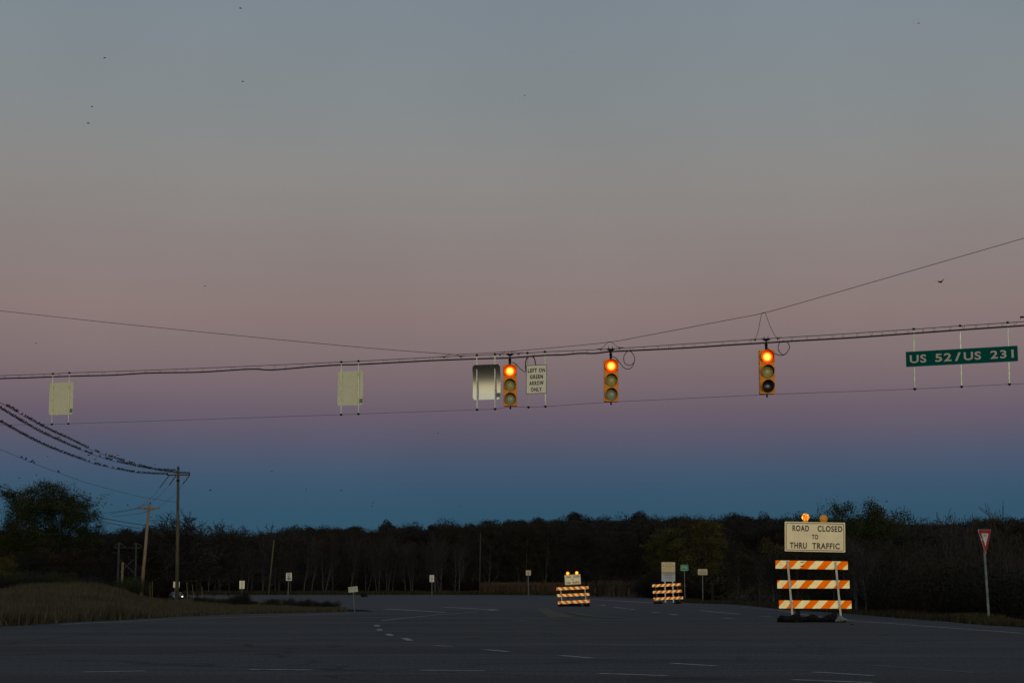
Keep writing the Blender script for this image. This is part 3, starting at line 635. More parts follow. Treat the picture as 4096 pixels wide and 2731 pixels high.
# ------------------------------------------------------------------ traffic signals
M_['housing'] = material('signal_housing', (.60, .225, .010), .55, var=.12, scale=6)
M_['visor_in'] = material('visor_inside', (.025, .018, .014), .85)
def red_material():
    m = bpy.data.materials.new('red_lens'); m.use_nodes = True; t = m.node_tree; b = t.nodes['Principled BSDF']
    tcn = t.nodes.new('ShaderNodeTexCoord'); ln = t.nodes.new('ShaderNodeVectorMath'); ln.operation = 'LENGTH'; t.links.new(tcn.outputs['Object'], ln.inputs[0])
    cr = t.nodes.new('ShaderNodeValToRGB'); dv = t.nodes.new('ShaderNodeMath'); dv.operation = 'DIVIDE'; dv.inputs[1].default_value = .155
    t.links.new(ln.outputs['Value'], dv.inputs[0]); t.links.new(dv.outputs[0], cr.inputs[0])
    el = cr.color_ramp.elements; el[0].color = (1, .22, .045, 1); el[1].color = (.7, .003, 0, 1); el[1].position = 1
    for p, c in ((.45, (1, .21, .03, 1)), (.58, (1, .15, .004, 1)), (.68, (1, .06, 0, 1)), (.77, (1, .010, .001, 1))): e = el.new(p); e.color = c
    b.inputs['Base Color'].default_value = (.3, .02, .01, 1); b.inputs['Roughness'].default_value = .3
    t.links.new(cr.outputs[0], b.inputs['Emission Color']); b.inputs['Emission Strength'].default_value = 4.6
    return m
M_['red'] = red_material()
M_['amber_off'] = material('amber_lens', (.34, .33, .12), .35, var=.1, scale=40, spec=.5)
M_['green_off'] = material('green_lens', (.26, .31, .21), .35, var=.1, scale=40, spec=.5)
M_['green_dark'] = material('dark_green_lens', (.012, .02, .02), .25, spec=.5)
M_['arrow'] = material('lens_arrow', (.46, .47, .26), .4)
def lensmesh(r, n=24, rings=5, bulge=.035):
    mb = MB(); v = [(0, -bulge, 0)]; f = []
    for i in range(1, rings + 1):
        q = i / rings
        for k in range(n): a = 2 * math.pi * k / n; v.append((r * q * math.cos(a), -bulge * (1 - q * q), r * q * math.sin(a)))
    for k in range(n): f.append((0, 1 + k, 1 + (k + 1) % n))
    for i in range(rings - 1):
        for k in range(n): f.append((1 + i * n + k, 1 + (i + 1) * n + k, 1 + (i + 1) * n + (k + 1) % n, 1 + i * n + (k + 1) % n))
    return mb.add(v, f)
def signal(cor, hang, label, kinds, arrows, loop):
    M, w, h = frame_px(*cor, spanY(hang[0]))
    t0 = thing('traffic_signal', label, 'traffic light', M, 'three signals hanging over the road')
    sh = h / 3
    mb = MB()
    for k in (1, 0, -1):
        o_ = rrect(w, sh - .006, .018, 2); mb.plate([(x_, z_ + k * sh) for x_, z_ in o_], -.03, .17); 
        o2 = rrect(w - .03, sh - .03, .015, 2); mb.plate([(x_, z_ + k * sh) for x_, z_ in o2], .165, .20)
        for s_ in (-1, 1): mb.box((s_ * (w / 2 + .006), .0, k * sh + .1), (.014, .03, .03)).box((s_ * (w / 2 + .006), .0, k * sh - .1), (.014, .03, .03))
    mb.plate(rrect(w - .012, h - .012, .012, 2), -.02, .16)
    mb.build('housing', M_['housing'], t0, M)
    r = w * .405
    for k, kd in zip((1, 0, -1), kinds):
        Mk = M @ Matrix.Translation((0, 0, k * sh - .002))
        vb = MB(); n = 26; a0, a1 = R(-50), R(230); V1 = []; ro, ri = r + .012, r + .004
        for i in range(n + 1):
            a = a0 + (a1 - a0) * i / n; ln = .05 + .17 * (math.sin(max(0, min(1, (i / n)) ) * math.pi)) ** .6
            for rr_, y_ in ((ro, -.03), (ro, -.03 - ln), (ri, -.03 - ln), (ri, -.012)): V1.append((rr_ * math.cos(a), y_, rr_ * math.sin(a)))
        f0, f1, f2 = [], [], []
        for i in range(n):
            q = i * 4; f0.append((q, q + 4, q + 5, q + 1)); f0.append((q + 1, q + 5, q + 6, q + 2)); f1.append((q + 2, q + 6, q + 7, q + 3))
        vb.add(V1, f0, 0); vb.add(V1, f1, 1)
        og = [(ro * math.cos(2 * math.pi * i / 24), ro * math.sin(2 * math.pi * i / 24)) for i in range(24)]; ig = [(x_ * .93, z_ * .93) for x_, z_ in og]
        vb.ring(og, ig, -.034, 1)
        vb.build('visor', [M_['housing'], M_['visor_in']], t0, Mk)
        lz = lensmesh(r * .97).build('lens', M_[kd], t0, Mk @ Matrix.Translation((0, -.033, 0)), True)
        lz['label'] = {'red': 'lit red lens', 'amber_off': 'unlit amber lens', 'green_off': 'unlit green lens', 'green_dark': 'dark unlit green lens'}[kd]
        if arrows and kd != 'red':
            ab = MB()
            if kd == 'amber_off': ab.tube([(.09, -.075, .01), (-.05, -.075, .01)], .012, 5).tube([(-.06, -.075, .012), (.02, -.07, -.08)], .012, 5)
            else: ab.tube([(.07, -.07, -.012), (-.05, -.075, -.012)], .011, 5).tube([(-.06, -.075, -.01), (.01, -.07, -.085)], .012, 5)
            ab.build('arrow', M_['arrow'], lz, Mk)
    # hanger up to the messenger wire
    hx, hy = hang; Y = spanY(hx); a = M @ Vector((0, .09, h / 2)); b_ = U(hx, yof(mess, hx), Y)
    hb = MB().tube([a, a.lerp(b_, .45)], .032, 8).tube([a.lerp(b_, .35), a.lerp(b_, .98)], .018, 8).ball(a.lerp(b_, .45), .04, 8).ball(a.lerp(b_, .62), .032, 8)
    ux = (M @ Vector((1, 0, 0)) - M @ Vector((0, 0, 0)))
    hb.tube([b_ - ux * .11, b_ - ux * .04 + Vector((0, 0, -.025)), b_ + ux * .04 + Vector((0, 0, -.025)), b_ + ux * .11], [.008, .03, .03, .008], 8)
    for s_ in (-1, 1): hb.tube([b_ + ux * .045 * s_, b_ + ux * .05 * s_ + Vector((0, 0, .07))], [.012, .004], 6)
    hb.build('hanger', M_['black'], t0)
    bot = M @ Vector((0, .08, -h / 2)); MB().tube([bot, bot - Vector((0, 0, .05))], .018, 8).ball(bot - Vector((0, 0, .05)), .026, 6).build('tether_clamp', M_['black'], t0)
    P = spline([U(x_, y_, spanY(x_) - .03) for x_, y_ in loop], 5)
    MB().tube(P, .0095, 6).build('feed_cable', M_['cable'], t0)
l1 = [(2043, 1448), (2062, 1454), (2081, 1475), (2101, 1489)]
l2 = [(2250 + x_ / 4.704, 1350 + y_ / 4.704) for x_, y_ in ((930, 355), (1000, 380), (1060, 450), (1150, 560), (1230, 592), (1300, 560), (1350, 460), (1355, 380), (1320, 300), (1250, 252), (1180, 300), (1150, 400), (1180, 490), (1250, 522), (1310, 500), (1350, 462))]
l3 = [(2900 + x_ / 3.622, 1200 + y_ / 3.622) for x_, y_ in ((610, 690), (650, 722), (710, 770), (800, 800), (870, 785), (920, 720), (935, 680), (910, 620), (850, 592), (790, 620), (770, 700), (800, 765), (850, 790), (900, 760))]
signal([(2011.7, 1457.4), (2066, 1457.2), (2069, 1622.9), (2014.2, 1624.2)], (2040, 1416), 'yellow traffic signal hanging beside the left on green arrow sign, red lamp lit', ('red', 'amber_off', 'green_off'), True, l1)
signal([(2416.2, 1436.1), (2472.2, 1436.1), (2473.2, 1606.2), (2416.9, 1605.7)], (2442.4, 1394), 'yellow traffic signal in the middle of the three, red lamp lit', ('red', 'amber_off', 'green_off'), False, l2)
signal([(3037.2, 1398.2), (3096.9, 1398.8), (3099.3, 1575.5), (3040.3, 1575.5)], (3064.3, 1354), 'yellow traffic signal nearest the green street sign, its bottom lens dark', ('red', 'amber_off', 'green_dark'), False, l3)
# cable loop behind the left-turn sign
P = spline([U(1750 + x_ / 4.704, 1350 + y_ / 4.704, spanY(2120) + .03) for x_, y_ in ((1665, 640), (1655, 520), (1665, 430), (1700, 370), (1770, 352), (1825, 400), (1845, 510))], 5)
tag(MB().tube(P, .014, 6).build('cable_loop', M_['cable']), 'black cable loop showing above the left on green arrow sign', 'cable')

# ------------------------------------------------------------------ hanging signs
def hung(name, label, cat, cor, rods, mat, wr=.012, r=.05, group=None, curve=0):
    M, w, h = frame_px(*cor, spanY)
    t0 = thing(name, label, cat, M, group)
    if curve:                                     # a slightly dished plate
        mb = MB(); n = 14; o_ = []
        for i in range(n + 1):
            z = h / 2 - h * i / n; q = 1
            e = min(1, (h / 2 - abs(z)) / r) ; inset = r * (1 - math.sqrt(max(0, 1 - (1 - e) ** 2)))
            y_ = -.068 * z - .26 * z * z / (2 * h)
            o_.append(((-w / 2 + inset, y_, z), (w / 2 - inset, y_, z)))
        v = [p for a in o_ for p in a]; v += [(p[0], p[1] + .005, p[2]) for p in v]; m = 2 * (n + 1)
        f = [(2 * i, 2 * i + 1, 2 * i + 3, 2 * i + 2) for i in range(n)] + [(m + 2 * i, m + 2 * i + 2, m + 2 * i + 3, m + 2 * i + 1) for i in range(n)]
        mb.add(v, f).build('sign_panel', mat, t0, M, True)
    else: panel(t0, M, w, h, mat, r)
    for (ax, ay), (bx, by) in rods:
        a, b_ = U(ax, ay, spanY(ax) + (.02 if name != 'blank_sign' else -.03)), U(bx, by, spanY(bx) + (.02 if name != 'blank_sign' else -.03))
        MB().tube([a + (a - b_) * .02, b_], wr, 6).build('hanger_rod', M_['rod'], t0)
        for p in (a, b_): MB().ball(p, .030, 8, 0, (1, 1, 1.15)).tube([p - Vector((.04, 0, 0)), p + Vector((.04, 0, 0))], .014, 6).build('wire_clamp', M_['black'], t0)
    return t0, M, w, h
M_['alu1'] = material('pale_panel_back', (.50, .50, .36), .6, var=.03, scale=5)
M_['alu3'] = material('bare_aluminium', (.47, .51, .50), .2, 1.0, var=.03, scale=14)
M_['sticker'] = material('grey_sticker', (.10, .14, .14), .6, var=.3, scale=60)
def sticker(t0, M, w, h):
    MB().box((w / 2 - .055, -.006, -h / 2 + .11), (.09, .004, .11)).build('sticker', M_['sticker'], t0, M)
    mb = MB()
    for x_, z_ in ((-.33, .36), (.33, .36), (-.33, -.36), (.33, -.36)): mb.disc((x_ * w, z_ * h), .011, -.008, .002, 8)
    mb.build('bolt', M_['black'], t0, M)
t0, M, w, h = hung('blank_sign', 'pale yellowish back of a hanging sign above the bird covered lines', 'sign', ((198.5, 1531.4), (294.1, 1527.6), (290.8, 1656.4), (195.9, 1660.2)), [((211.7, 1494.9), (207.4, 1696.4)), ((277.3, 1491), (273, 1694))], M_['alu1'], .008, .06); sticker(t0, M, w, h)
t0, M, w, h = hung('blank_sign', 'plain pale back of a hanging sign between the other two blank sign backs', 'sign', ((1349.3, 1486), (1451.4, 1481), (1453.4, 1618.7), (1353.1, 1622.8)), [((1365, 1447.6), (1364.3, 1657.8)), ((1434, 1444.2), (1433.7, 1655.1))], M_['alu1'], .010, .06); sticker(t0, M, w, h)
t0, M, w, h = hung('blank_sign', 'shiny metal sign back dark above and bright below, beside a traffic signal', 'sign', ((1891.4, 1460.5), (2001.9, 1457.4), (2002.5, 1595.5), (1891.4, 1599.8)), [((1907.3, 1420.6), (1908.4, 1638)), ((1979.6, 1417), (1980.2, 1635.3))], M_['alu3'], .015, .05, curve=-.05); sticker(t0, M, w, h)
t0, M, w, h = hung('turn_sign', 'white hanging sign reading left on green arrow only', 'sign', ((2103.3, 1460.5), (2188.3, 1456.9), (2189, 1573.2), (2104.6, 1576.4)), [((2109.7, 1411.6), (2113.9, 1628)), ((2179.8, 1407), (2181.5, 1625.3))], M_['white'], .015, .035)
M_['turnwhite'] = material('turn_sign_face', (.44, .37, .35), .5, var=.04, scale=6); t0.children[0].data.materials[0] = M_['turnwhite']
lettering(t0, M, [('LEFT ON', 0, .31 * h, .82 * w, .145 * h, .036, 1.18), ('GREEN', 0, .09 * h, .62 * w, .145 * h, .036, 1.18), ('ARROW', 0, -.13 * h, .68 * w, .145 * h, .036, 1.18), ('ONLY', 0, -.35 * h, .52 * w, .145 * h, .036, 1.18)], -.0065, M_['signtxt'], extra=border(w, h, .004, .014, .033, -.0065))
t0, M, w, h = hung('street_sign', 'long green hanging street sign reading US 52 / US 231', 'street sign', ((3622.4, 1407.1), (4070.2, 1381.8), (4072.7, 1444.6), (3624.7, 1467.9)), [((3654.8, 1316.4), (3659.1, 1555.4)), ((3840.3, 1303.2), (3846.4, 1546)), ((4030.7, 1290.5), (4037.8, 1536.4))], M_['green'], .017, .012)
fx = lambda c: (c - 1370) / 1770 * w
lettering(t0, M, [('US', fx(682), 0, .150 * w, .53 * h, .022, 1.1), ('52', fx(1088), 0, .147 * w, .53 * h, .022, 1.1), ('/', fx(1318), 0, .055 * w, .56 * h, .03), ('US', fx(1547), 0, .153 * w, .53 * h, .022, 1.1), ('231', fx(2010), .0, .205 * w, .53 * h, .022, 1.15)], -.0065, M_['greentxt'])
lettering(t0, M, [], -.0065, material('sign_green_edge', (.03, .13, .11), .6), 'edge_trim', border(w, h, .002, .008, .012, -.0065))

# ------------------------------------------------------------------ barricades
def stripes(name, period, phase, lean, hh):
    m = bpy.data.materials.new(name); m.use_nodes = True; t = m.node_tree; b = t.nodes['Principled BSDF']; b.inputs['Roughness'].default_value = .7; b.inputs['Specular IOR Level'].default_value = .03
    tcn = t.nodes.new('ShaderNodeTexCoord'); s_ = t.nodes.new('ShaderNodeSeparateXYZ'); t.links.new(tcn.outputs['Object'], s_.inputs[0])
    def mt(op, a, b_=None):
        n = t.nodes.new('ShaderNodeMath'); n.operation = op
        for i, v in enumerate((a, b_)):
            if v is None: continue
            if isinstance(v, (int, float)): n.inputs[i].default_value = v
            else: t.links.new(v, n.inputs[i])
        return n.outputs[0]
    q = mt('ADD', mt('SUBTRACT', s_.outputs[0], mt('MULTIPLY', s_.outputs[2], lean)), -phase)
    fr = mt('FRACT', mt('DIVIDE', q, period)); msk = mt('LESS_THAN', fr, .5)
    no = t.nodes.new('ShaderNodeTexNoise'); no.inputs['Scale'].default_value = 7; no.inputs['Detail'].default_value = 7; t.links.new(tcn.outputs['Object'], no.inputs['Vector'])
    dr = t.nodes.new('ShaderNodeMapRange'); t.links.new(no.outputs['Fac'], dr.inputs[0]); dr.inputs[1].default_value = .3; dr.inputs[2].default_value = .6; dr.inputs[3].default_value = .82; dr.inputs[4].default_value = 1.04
    mx = t.nodes.new('ShaderNodeMix'); mx.data_type = 'RGBA'; t.links.new(msk, mx.inputs[0]); mx.inputs[6].default_value = (1.18, 1.0, .52, 1); mx.inputs[7].default_value = (1.2, .21, .0, 1)  # cream and orange overbright: headlight return of reflective sheeting put into the colour
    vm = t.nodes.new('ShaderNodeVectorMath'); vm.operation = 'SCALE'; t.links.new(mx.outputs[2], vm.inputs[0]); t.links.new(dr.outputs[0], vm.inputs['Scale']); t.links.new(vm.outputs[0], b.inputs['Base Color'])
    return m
def post(mb, a, b_, w, d=None):                     # square post between two points
    d = d or w; ax = (b_ - a).normalized(); u = Vector((1, 0, 0)); u = (u - ax * u.dot(ax)).normalized(); v = ax.cross(u)
    V = [p + u * s_ * w / 2 + v * q * d / 2 for p in (a, b_) for s_, q in ((-1, -1), (1, -1), (1, 1), (-1, 1))]
    mb.add(V, [(0, 1, 2, 3), (7, 6, 5, 4), (0, 4, 5, 1), (1, 5, 6, 2), (2, 6, 7, 3), (3, 7, 4, 0)]); return mb
def holes(mb, a, b_, w, n):
    for i in range(n):
        p = a.lerp(b_, (i + .5) / n) - Vector((0, w / 2 + .001, 0)); mb.add([p + Vector((x_, 0, z_)) for x_, z_ in ((-.006, -.006), (.006, -.006), (.006, .006), (-.006, .006))], [(0, 1, 2, 3)], 1)
def barricade(label, Y, rails, phases, period, lean, legs, uprights, front, legmat, legw):
    base = U((legs[0][1][0] + legs[1][1][0]) / 2, 2400, Y); base.z = 0
    t0 = thing('road_barricade', label, 'barricade', Matrix.Translation(base), 'striped road closure barricades')
    for (cor, ph) in zip(rails, phases):
        M, w, h = frame_px(*cor, Y)
        top0 = -w / 2 + ph                           # where an orange stripe starts on the top edge
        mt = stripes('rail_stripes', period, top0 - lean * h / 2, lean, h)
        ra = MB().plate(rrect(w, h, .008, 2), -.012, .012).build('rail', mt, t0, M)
    for (a, b_) in legs:
        A, B = U(*a, Y + (-.035 if front else .035)), U(*b_, Y + (-.035 if front else .035)); B = A + (B - A) * ((A.z - .06) / (A.z - B.z))
        mb = post(MB(), A, B, legw); holes(mb, A, B, legw, int((A - B).length / .03)) if front else None
        mb.build('leg', [legmat, M_['signtxt']], t0)
        MB().box((B.x, Y, .035), (.07, 1.3, .05)).build('foot', M_['black'], t0)
    for (a, b_, w) in uprights:
        A, B = U(*a, Y + .08), U(*b_, Y + .08); B = A + (B - A) * ((A.z - .03) / (A.z - B.z))
        mb = MB(); post(mb, A, B, w[0], .05); post(mb, A.lerp(B, .84), B, w[1], .07); mb.build('upright', M_['black'], t0)
    return t0
def closed_sign(t0, cor, Y, bold=.03):
    M, w, h = frame_px(*cor, Y - .02)
    sp_ = panel(t0, M, w, h, M_['cream'], .02)
    k = w / 1.53
    lettering(sp_, M, [('ROAD', -.235 * w, .282 * h, .275 * w, .205 * h, bold, 1.15), ('CLOSED', .248 * w, .282 * h, .41 * w, .205 * h, bold, 1.15), ('TO', .0, .0, .105 * w, .17 * h, bold, 1.1),
                       ('THRU', -.275 * w, -.3 * h, .28 * w, .205 * h, bold, 1.15), ('TRAFFIC', .18 * w, -.3 * h, .455 * w, .205 * h, bold, 1.15)], -.0065, M_['signtxt'], extra=border(w, h, .028 * k, .014 * k, .035 * k, -.0065))
    return M, w, h
M_['lamp_body'] = material('lamp_body', (.5, .22, .02), .5)
M_['lamp_off'] = material('amber_lamp_off', (.62, .25, .008), .4, var=.35, scale=60)
def lampmat(name, core, rim, strength, cells):
    m = bpy.data.materials.new(name); m.use_nodes = True; t = m.node_tree; b = t.nodes['Principled BSDF']
    tcn = t.nodes.new('ShaderNodeTexCoord'); b.inputs['Base Color'].default_value = (.5, .15, .01, 1)
    cr = t.nodes.new('ShaderNodeValToRGB'); el = cr.color_ramp.elements
    if cells:
        vo = t.nodes.new('ShaderNodeTexVoronoi'); vo.inputs['Scale'].default_value = cells; vo.inputs['Randomness'].default_value = .35; t.links.new(tcn.outputs['Object'], vo.inputs['Vector']); t.links.new(vo.outputs['Distance'], cr.inputs[0])
        el[0].position = .22; el[1].position = .5
    else:
        ln = t.nodes.new('ShaderNodeVectorMath'); ln.operation = 'LENGTH'; t.links.new(tcn.outputs['Object'], ln.inputs[0])
        dv = t.nodes.new('ShaderNodeMath'); dv.operation = 'DIVIDE'; dv.inputs[1].default_value = .09; t.links.new(ln.outputs['Value'], dv.inputs[0]); t.links.new(dv.outputs[0], cr.inputs[0]); el[0].position = .45; el[1].position = 1
    el[0].color = (*core, 1); el[1].color = (*rim, 1)
    t.links.new(cr.outputs[0], b.inputs['Emission Color']); b.inputs['Emission Strength'].default_value = strength; return m
M_['lamp_cells'] = lampmat('amber_lamp_lit', (1, .47, .05), (.16, .016, .0), 4.2, 24)
M_['lamp_lit'] = lampmat('amber_lamp_bright', (1, .33, .012), (.9, .09, .0), 2.6, 0)
def warning_light(parent, px, py, r, Y, mat, label):
    c = U(px, py, Y); s_ = r; M = Matrix.Translation(c)
    wl_ = MB().disc((0, 0), s_ * 1.08, -.02, .05, 20).box((0, .015, -s_ * 1.15), (s_ * 1.3, .06, s_ * .7)).build('warning_light', M_['lamp_body'], parent, M)
    wl_['label'] = label
    lensmesh(s_, 20, 4, .02).build('lens', mat, wl_, M @ Matrix.Translation((0, -.022, 0)), True)

Yn = 45.0
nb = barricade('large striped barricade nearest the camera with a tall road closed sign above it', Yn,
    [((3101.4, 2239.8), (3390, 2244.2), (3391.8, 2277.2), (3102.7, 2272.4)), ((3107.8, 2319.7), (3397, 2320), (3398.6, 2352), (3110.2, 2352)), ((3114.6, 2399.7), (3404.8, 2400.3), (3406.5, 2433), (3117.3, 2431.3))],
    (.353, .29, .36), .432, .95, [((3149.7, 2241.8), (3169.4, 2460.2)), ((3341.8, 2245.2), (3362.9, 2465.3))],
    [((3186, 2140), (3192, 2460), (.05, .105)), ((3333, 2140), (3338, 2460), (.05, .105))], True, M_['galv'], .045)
closed_sign(nb, ((3137.8, 2085), (3379.3, 2089.1), (3382, 2208.5), (3140.1, 2202.7)), Yn)
warning_light(nb, 3221.5, 2068, .092, Yn, M_['lamp_cells'], 'lit amber warning light')
warning_light(nb, 3294, 2074.5, .092, Yn, M_['lamp_off'], 'unlit amber warning light')
MB().add([U(x_, y_, Yn - .018) for x_, y_ in ((3200, 2245.5), (3218, 2246), (3217, 2248.5), (3201, 2248))], [(0, 1, 2, 3)]).add([U(x_, y_, Yn - .018) for x_, y_ in ((3201, 2261.5), (3218, 2262), (3217, 2264.5), (3202, 2264.5))], [(0, 1, 2, 3)]).build('bracket_slot', M_['black'], nb)
Yf = 88.0
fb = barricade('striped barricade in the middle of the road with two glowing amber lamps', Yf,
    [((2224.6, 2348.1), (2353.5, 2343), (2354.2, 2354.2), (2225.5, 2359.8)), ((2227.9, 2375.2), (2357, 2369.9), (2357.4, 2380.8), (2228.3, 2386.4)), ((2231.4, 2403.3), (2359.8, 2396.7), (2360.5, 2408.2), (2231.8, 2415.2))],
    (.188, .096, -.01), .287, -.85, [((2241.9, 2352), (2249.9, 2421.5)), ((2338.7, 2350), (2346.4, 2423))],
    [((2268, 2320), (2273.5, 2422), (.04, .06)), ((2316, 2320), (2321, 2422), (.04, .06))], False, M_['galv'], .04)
closed_sign(fb, ((2257.3, 2298.8), (2321.2, 2294.8), (2324, 2334.5), (2260.8, 2338.7)), Yf, .025)
warning_light(fb, 2270.7, 2292, .075, Yf, M_['lamp_lit'], 'glowing amber warning light'); warning_light(fb, 2306.9, 2290, .075, Yf, M_['lamp_lit'], 'glowing amber warning light')
Yt = 105.0
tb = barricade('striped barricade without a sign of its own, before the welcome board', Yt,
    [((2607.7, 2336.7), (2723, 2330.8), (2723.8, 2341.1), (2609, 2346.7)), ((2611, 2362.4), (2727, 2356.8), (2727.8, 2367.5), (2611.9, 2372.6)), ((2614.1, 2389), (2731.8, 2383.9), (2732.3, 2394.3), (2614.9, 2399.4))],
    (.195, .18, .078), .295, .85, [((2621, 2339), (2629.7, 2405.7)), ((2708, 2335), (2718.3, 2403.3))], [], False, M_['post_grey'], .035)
def sandbag(px, py, Y, L, wd, h, mat, label, seed, yaw=0, cat='sandbag'):
    rg = random.Random(seed); mb = MB(); n, m = 14, 10; v = []; f = []
    for i in range(n + 1):
        t_ = i / n; e = max(.12, (1 - abs(2 * t_ - 1) ** 3)) ** .55; x_ = (t_ - .5) * L; e *= 1 + .22 * math.sin(t_ * 9 + seed) ; 
        for k in range(m):
            a = 2 * math.pi * k / m; rr_ = 1 + rg.uniform(-.1, .1)
            z = max(0, h / 2 + math.sin(a) * h / 2 * e * rr_) if math.sin(a) > 0 else h / 2 + math.sin(a) * h / 2
            v.append((x_, math.cos(a) * wd / 2 * e * rr_, z * (.6 + .4 * e)))
    for i in range(n):
        for k in range(m): f.append((i * m + k, (i + 1) * m + k, (i + 1) * m + (k + 1) % m, i * m + (k + 1) % m))
    f += [list(range(m)), [n * m + k for k in range(m)][::-1]]
    p = U(px, 2450, Y); p.z = .004
    o = mb.add(v, f).build('sandbag', mat, None, Matrix.Translation(p) @ Matrix.Rotation(yaw, 4, 'Z'), True)
    tag(o, label, cat); return o
sandbag(3162, 0, 44.6, .66, .34, .19, M_['sandbag'], 'black sandbag with an upturned end at the foot of the large barricade', 1, .05)
sandbag(3237, 0, 44.75, .62, .34, .17, M_['sandbag'], 'black crumpled sandbag between the feet of the large barricade', 2, -.1)
sandbag(3318, 0, 44.7, .58, .36, .17, M_['sandbag'], 'black sandbag at the foot beside the grey bag', 3, .12)
sandbag(3364, 0, 44.5, .30, .26, .15, M_['bag_grey'], 'small grey blue bag against the outer foot of the large barricade', 4, .0)
sandbag(2256, 0, 87.6, .6, .4, .12, M_['sandbag'], 'black sandbag at the outer leg of the middle barricade', 5)
sandbag(2300, 0, 87.5, .66, .4, .15, M_['sandbag'], 'longest black sandbag under the middle barricade', 6)
sandbag(2346, 0, 87.6, .32, .35, .16, M_['sandbag'], 'short separate black sandbag under the middle barricade', 7)
sandbag(2633, 0, 104.5, .56, .4, .13, M_['sandbag'], 'black sandbag before the barricade at the welcome board', 8)
sandbag(2711, 0, 105, .42, .4, .14, M_['sandbag'], 'black sandbag at the grass edge before the welcome board', 9)

# ------------------------------------------------------------------ posted signs
def posted(name, label, cor, Y, mat, postxy, foot, pm='post_grey', pw=.05, r=.03, items=None, ex=None, tm='signtxt', cat='sign', posts=None):
    M, w, h = frame_px(*cor, Y); bX = U(foot[0], foot[1], Y); bz = float(ground_h(bX.x, Y)); base = Vector((bX.x, Y, bz))
    t0 = thing(name, label, cat, Matrix.Translation(base))
    p = panel(t0, M, w, h, M_[mat], r)
    for (tx, ty), (fx_, fy) in (posts or [(postxy, foot)]):
        a = U(tx, ty, Y + .04); b_ = U(fx_, fy, Y + .04); b_ = a + (b_ - a) * ((a.z - (bz - .1)) / (a.z - b_.z)) 
        post(MB(), a, b_, pw).build('post', M_[pm], t0)
    if items or ex: lettering(p, M, items(w, h) if items else [], -.006, M_[tm], extra=ex(w, h) if ex else None)
    return t0, M, w, h
M_['sign_far'] = material('far_sign_white', (.52, .50, .44), .5, var=.05, scale=5)
M_['sign_tan'] = material('far_sign_tan', (.42, .36, .24), .5, var=.06, scale=3)
M_['letter_soft'] = material('faded_lettering', (.14, .12, .08), .6)
posted('speed_limit_sign', 'white roadside sign reading speed limit 45', ((1144.4, 2289.9), (1167.6, 2289.9), (1166.8, 2321), (1143.9, 2321.2)), 273, 'sign_far', (1155, 2300), (1152, 2377), pw=.1,
       items=lambda w, h: [('SPEED', 0, .35 * h, .72 * w, .15 * h, .03), ('LIMIT', 0, .13 * h, .62 * w, .15 * h, .03), ('45', 0, -.22 * h, .72 * w, .32 * h, .05)], r=.05)
def center_ex(w, h):
    mb = MB()
    def arrow(pts, tip):
        for a, b_ in zip(pts, pts[1:]):
            d = Vector((b_[0] - a[0], 0, b_[1] - a[1])).normalized(); n = Vector((-d.z, 0, d.x)) * .045 * w
            A, B = Vector((a[0] * w, -.006, a[1] * h)), Vector((b_[0] * w, -.006, b_[1] * h)); mb.add([A - n, B - n, B + n, A + n], [(0, 1, 2, 3)])
        mb.add([(x_ * w, -.006, z_ * h) for x_, z_ in tip], [(0, 1, 2)])
    arrow([(-.02, .18), (.02, .09), (.1, .02), (.2, -.03)], [(.18, -.09), (.40, -.05), (.22, .05)])
    arrow([(.03, -.25), (.03, -.14), (-.05, -.05), (-.15, -.03)], [(-.14, .05), (-.38, -.0), (-.16, -.10)])
    return mb
posted('turn_lane_sign', 'tall narrow white sign with two curved turn arrows before the far woods', ((1718.9, 2298.7), (1736.2, 2298.7), (1736.2, 2326.6), (1718.9, 2326.6)), 273, 'sign_far', (1727.5, 2310), (1727.8, 2379), pw=.09,
       items=lambda w, h: [('CENTER', -.0, .38 * h, .7 * w, .08 * h, .02), ('LANE', .0, .27 * h, .45 * w, .07 * h, .02), ('ONLY', -.02 * w, -.37 * h, .55 * w, .09 * h, .03)], ex=center_ex)
posted('notice_sign', 'small square tan notice sign on a thin post before the dry corn', ((2103.7, 2280), (2123.2, 2280), (2123.4, 2300), (2103.7, 2300)), 270, 'sign_tan', (2113.5, 2290), (2113, 2378), pw=.09, tm='letter_soft',
       ex=lambda w, h: bars([(0, .33 * h, .25 * w, .08 * h), (0, .12 * h, .6 * w, .09 * h), (.0, -.1 * h, .35 * w, .09 * h), (0, -.32 * h, .55 * w, .08 * h)], -.006))
posted('bicycle_sign', 'small green sign with a white bicycle reading bike route', ((2721.4, 2257.7), (2752.5, 2257.7), (2753.3, 2281.7), (2722, 2281.7)), 135, 'green', (2737.5, 2270), (2739.8, 2403), pw=.06, r=.04)
bs = [o for o in bpy.data.objects if o.name == 'bicycle_sign'][0]
bp_ = [c for c in bs.children if c.name.startswith('sign_panel')][0]
M_['green2'] = material('bright_sign_green', (.0, .17, .10), .5); bp_.data.materials[0] = M_['green2']
M, w, h = frame_px((2721.4, 2257.7), (2752.5, 2257.7), (2753.3, 2281.7), (2722, 2281.7), 135)
M_['palegreen'] = material('pale_green_white', (.30, .46, .36), .5)
bk = MB(); y_ = -.012
for cx_ in (-.24 * w, .24 * w):
    og = [(cx_ + .19 * h * math.cos(2 * math.pi * i / 20), .02 * h + .19 * h * math.sin(2 * math.pi * i / 20)) for i in range(20)]; ig = [(cx_ + (x_ - cx_) * .72, .02 * h + (z_ - .02 * h) * .72) for x_, z_ in og]; bk.ring(og, ig, y_)
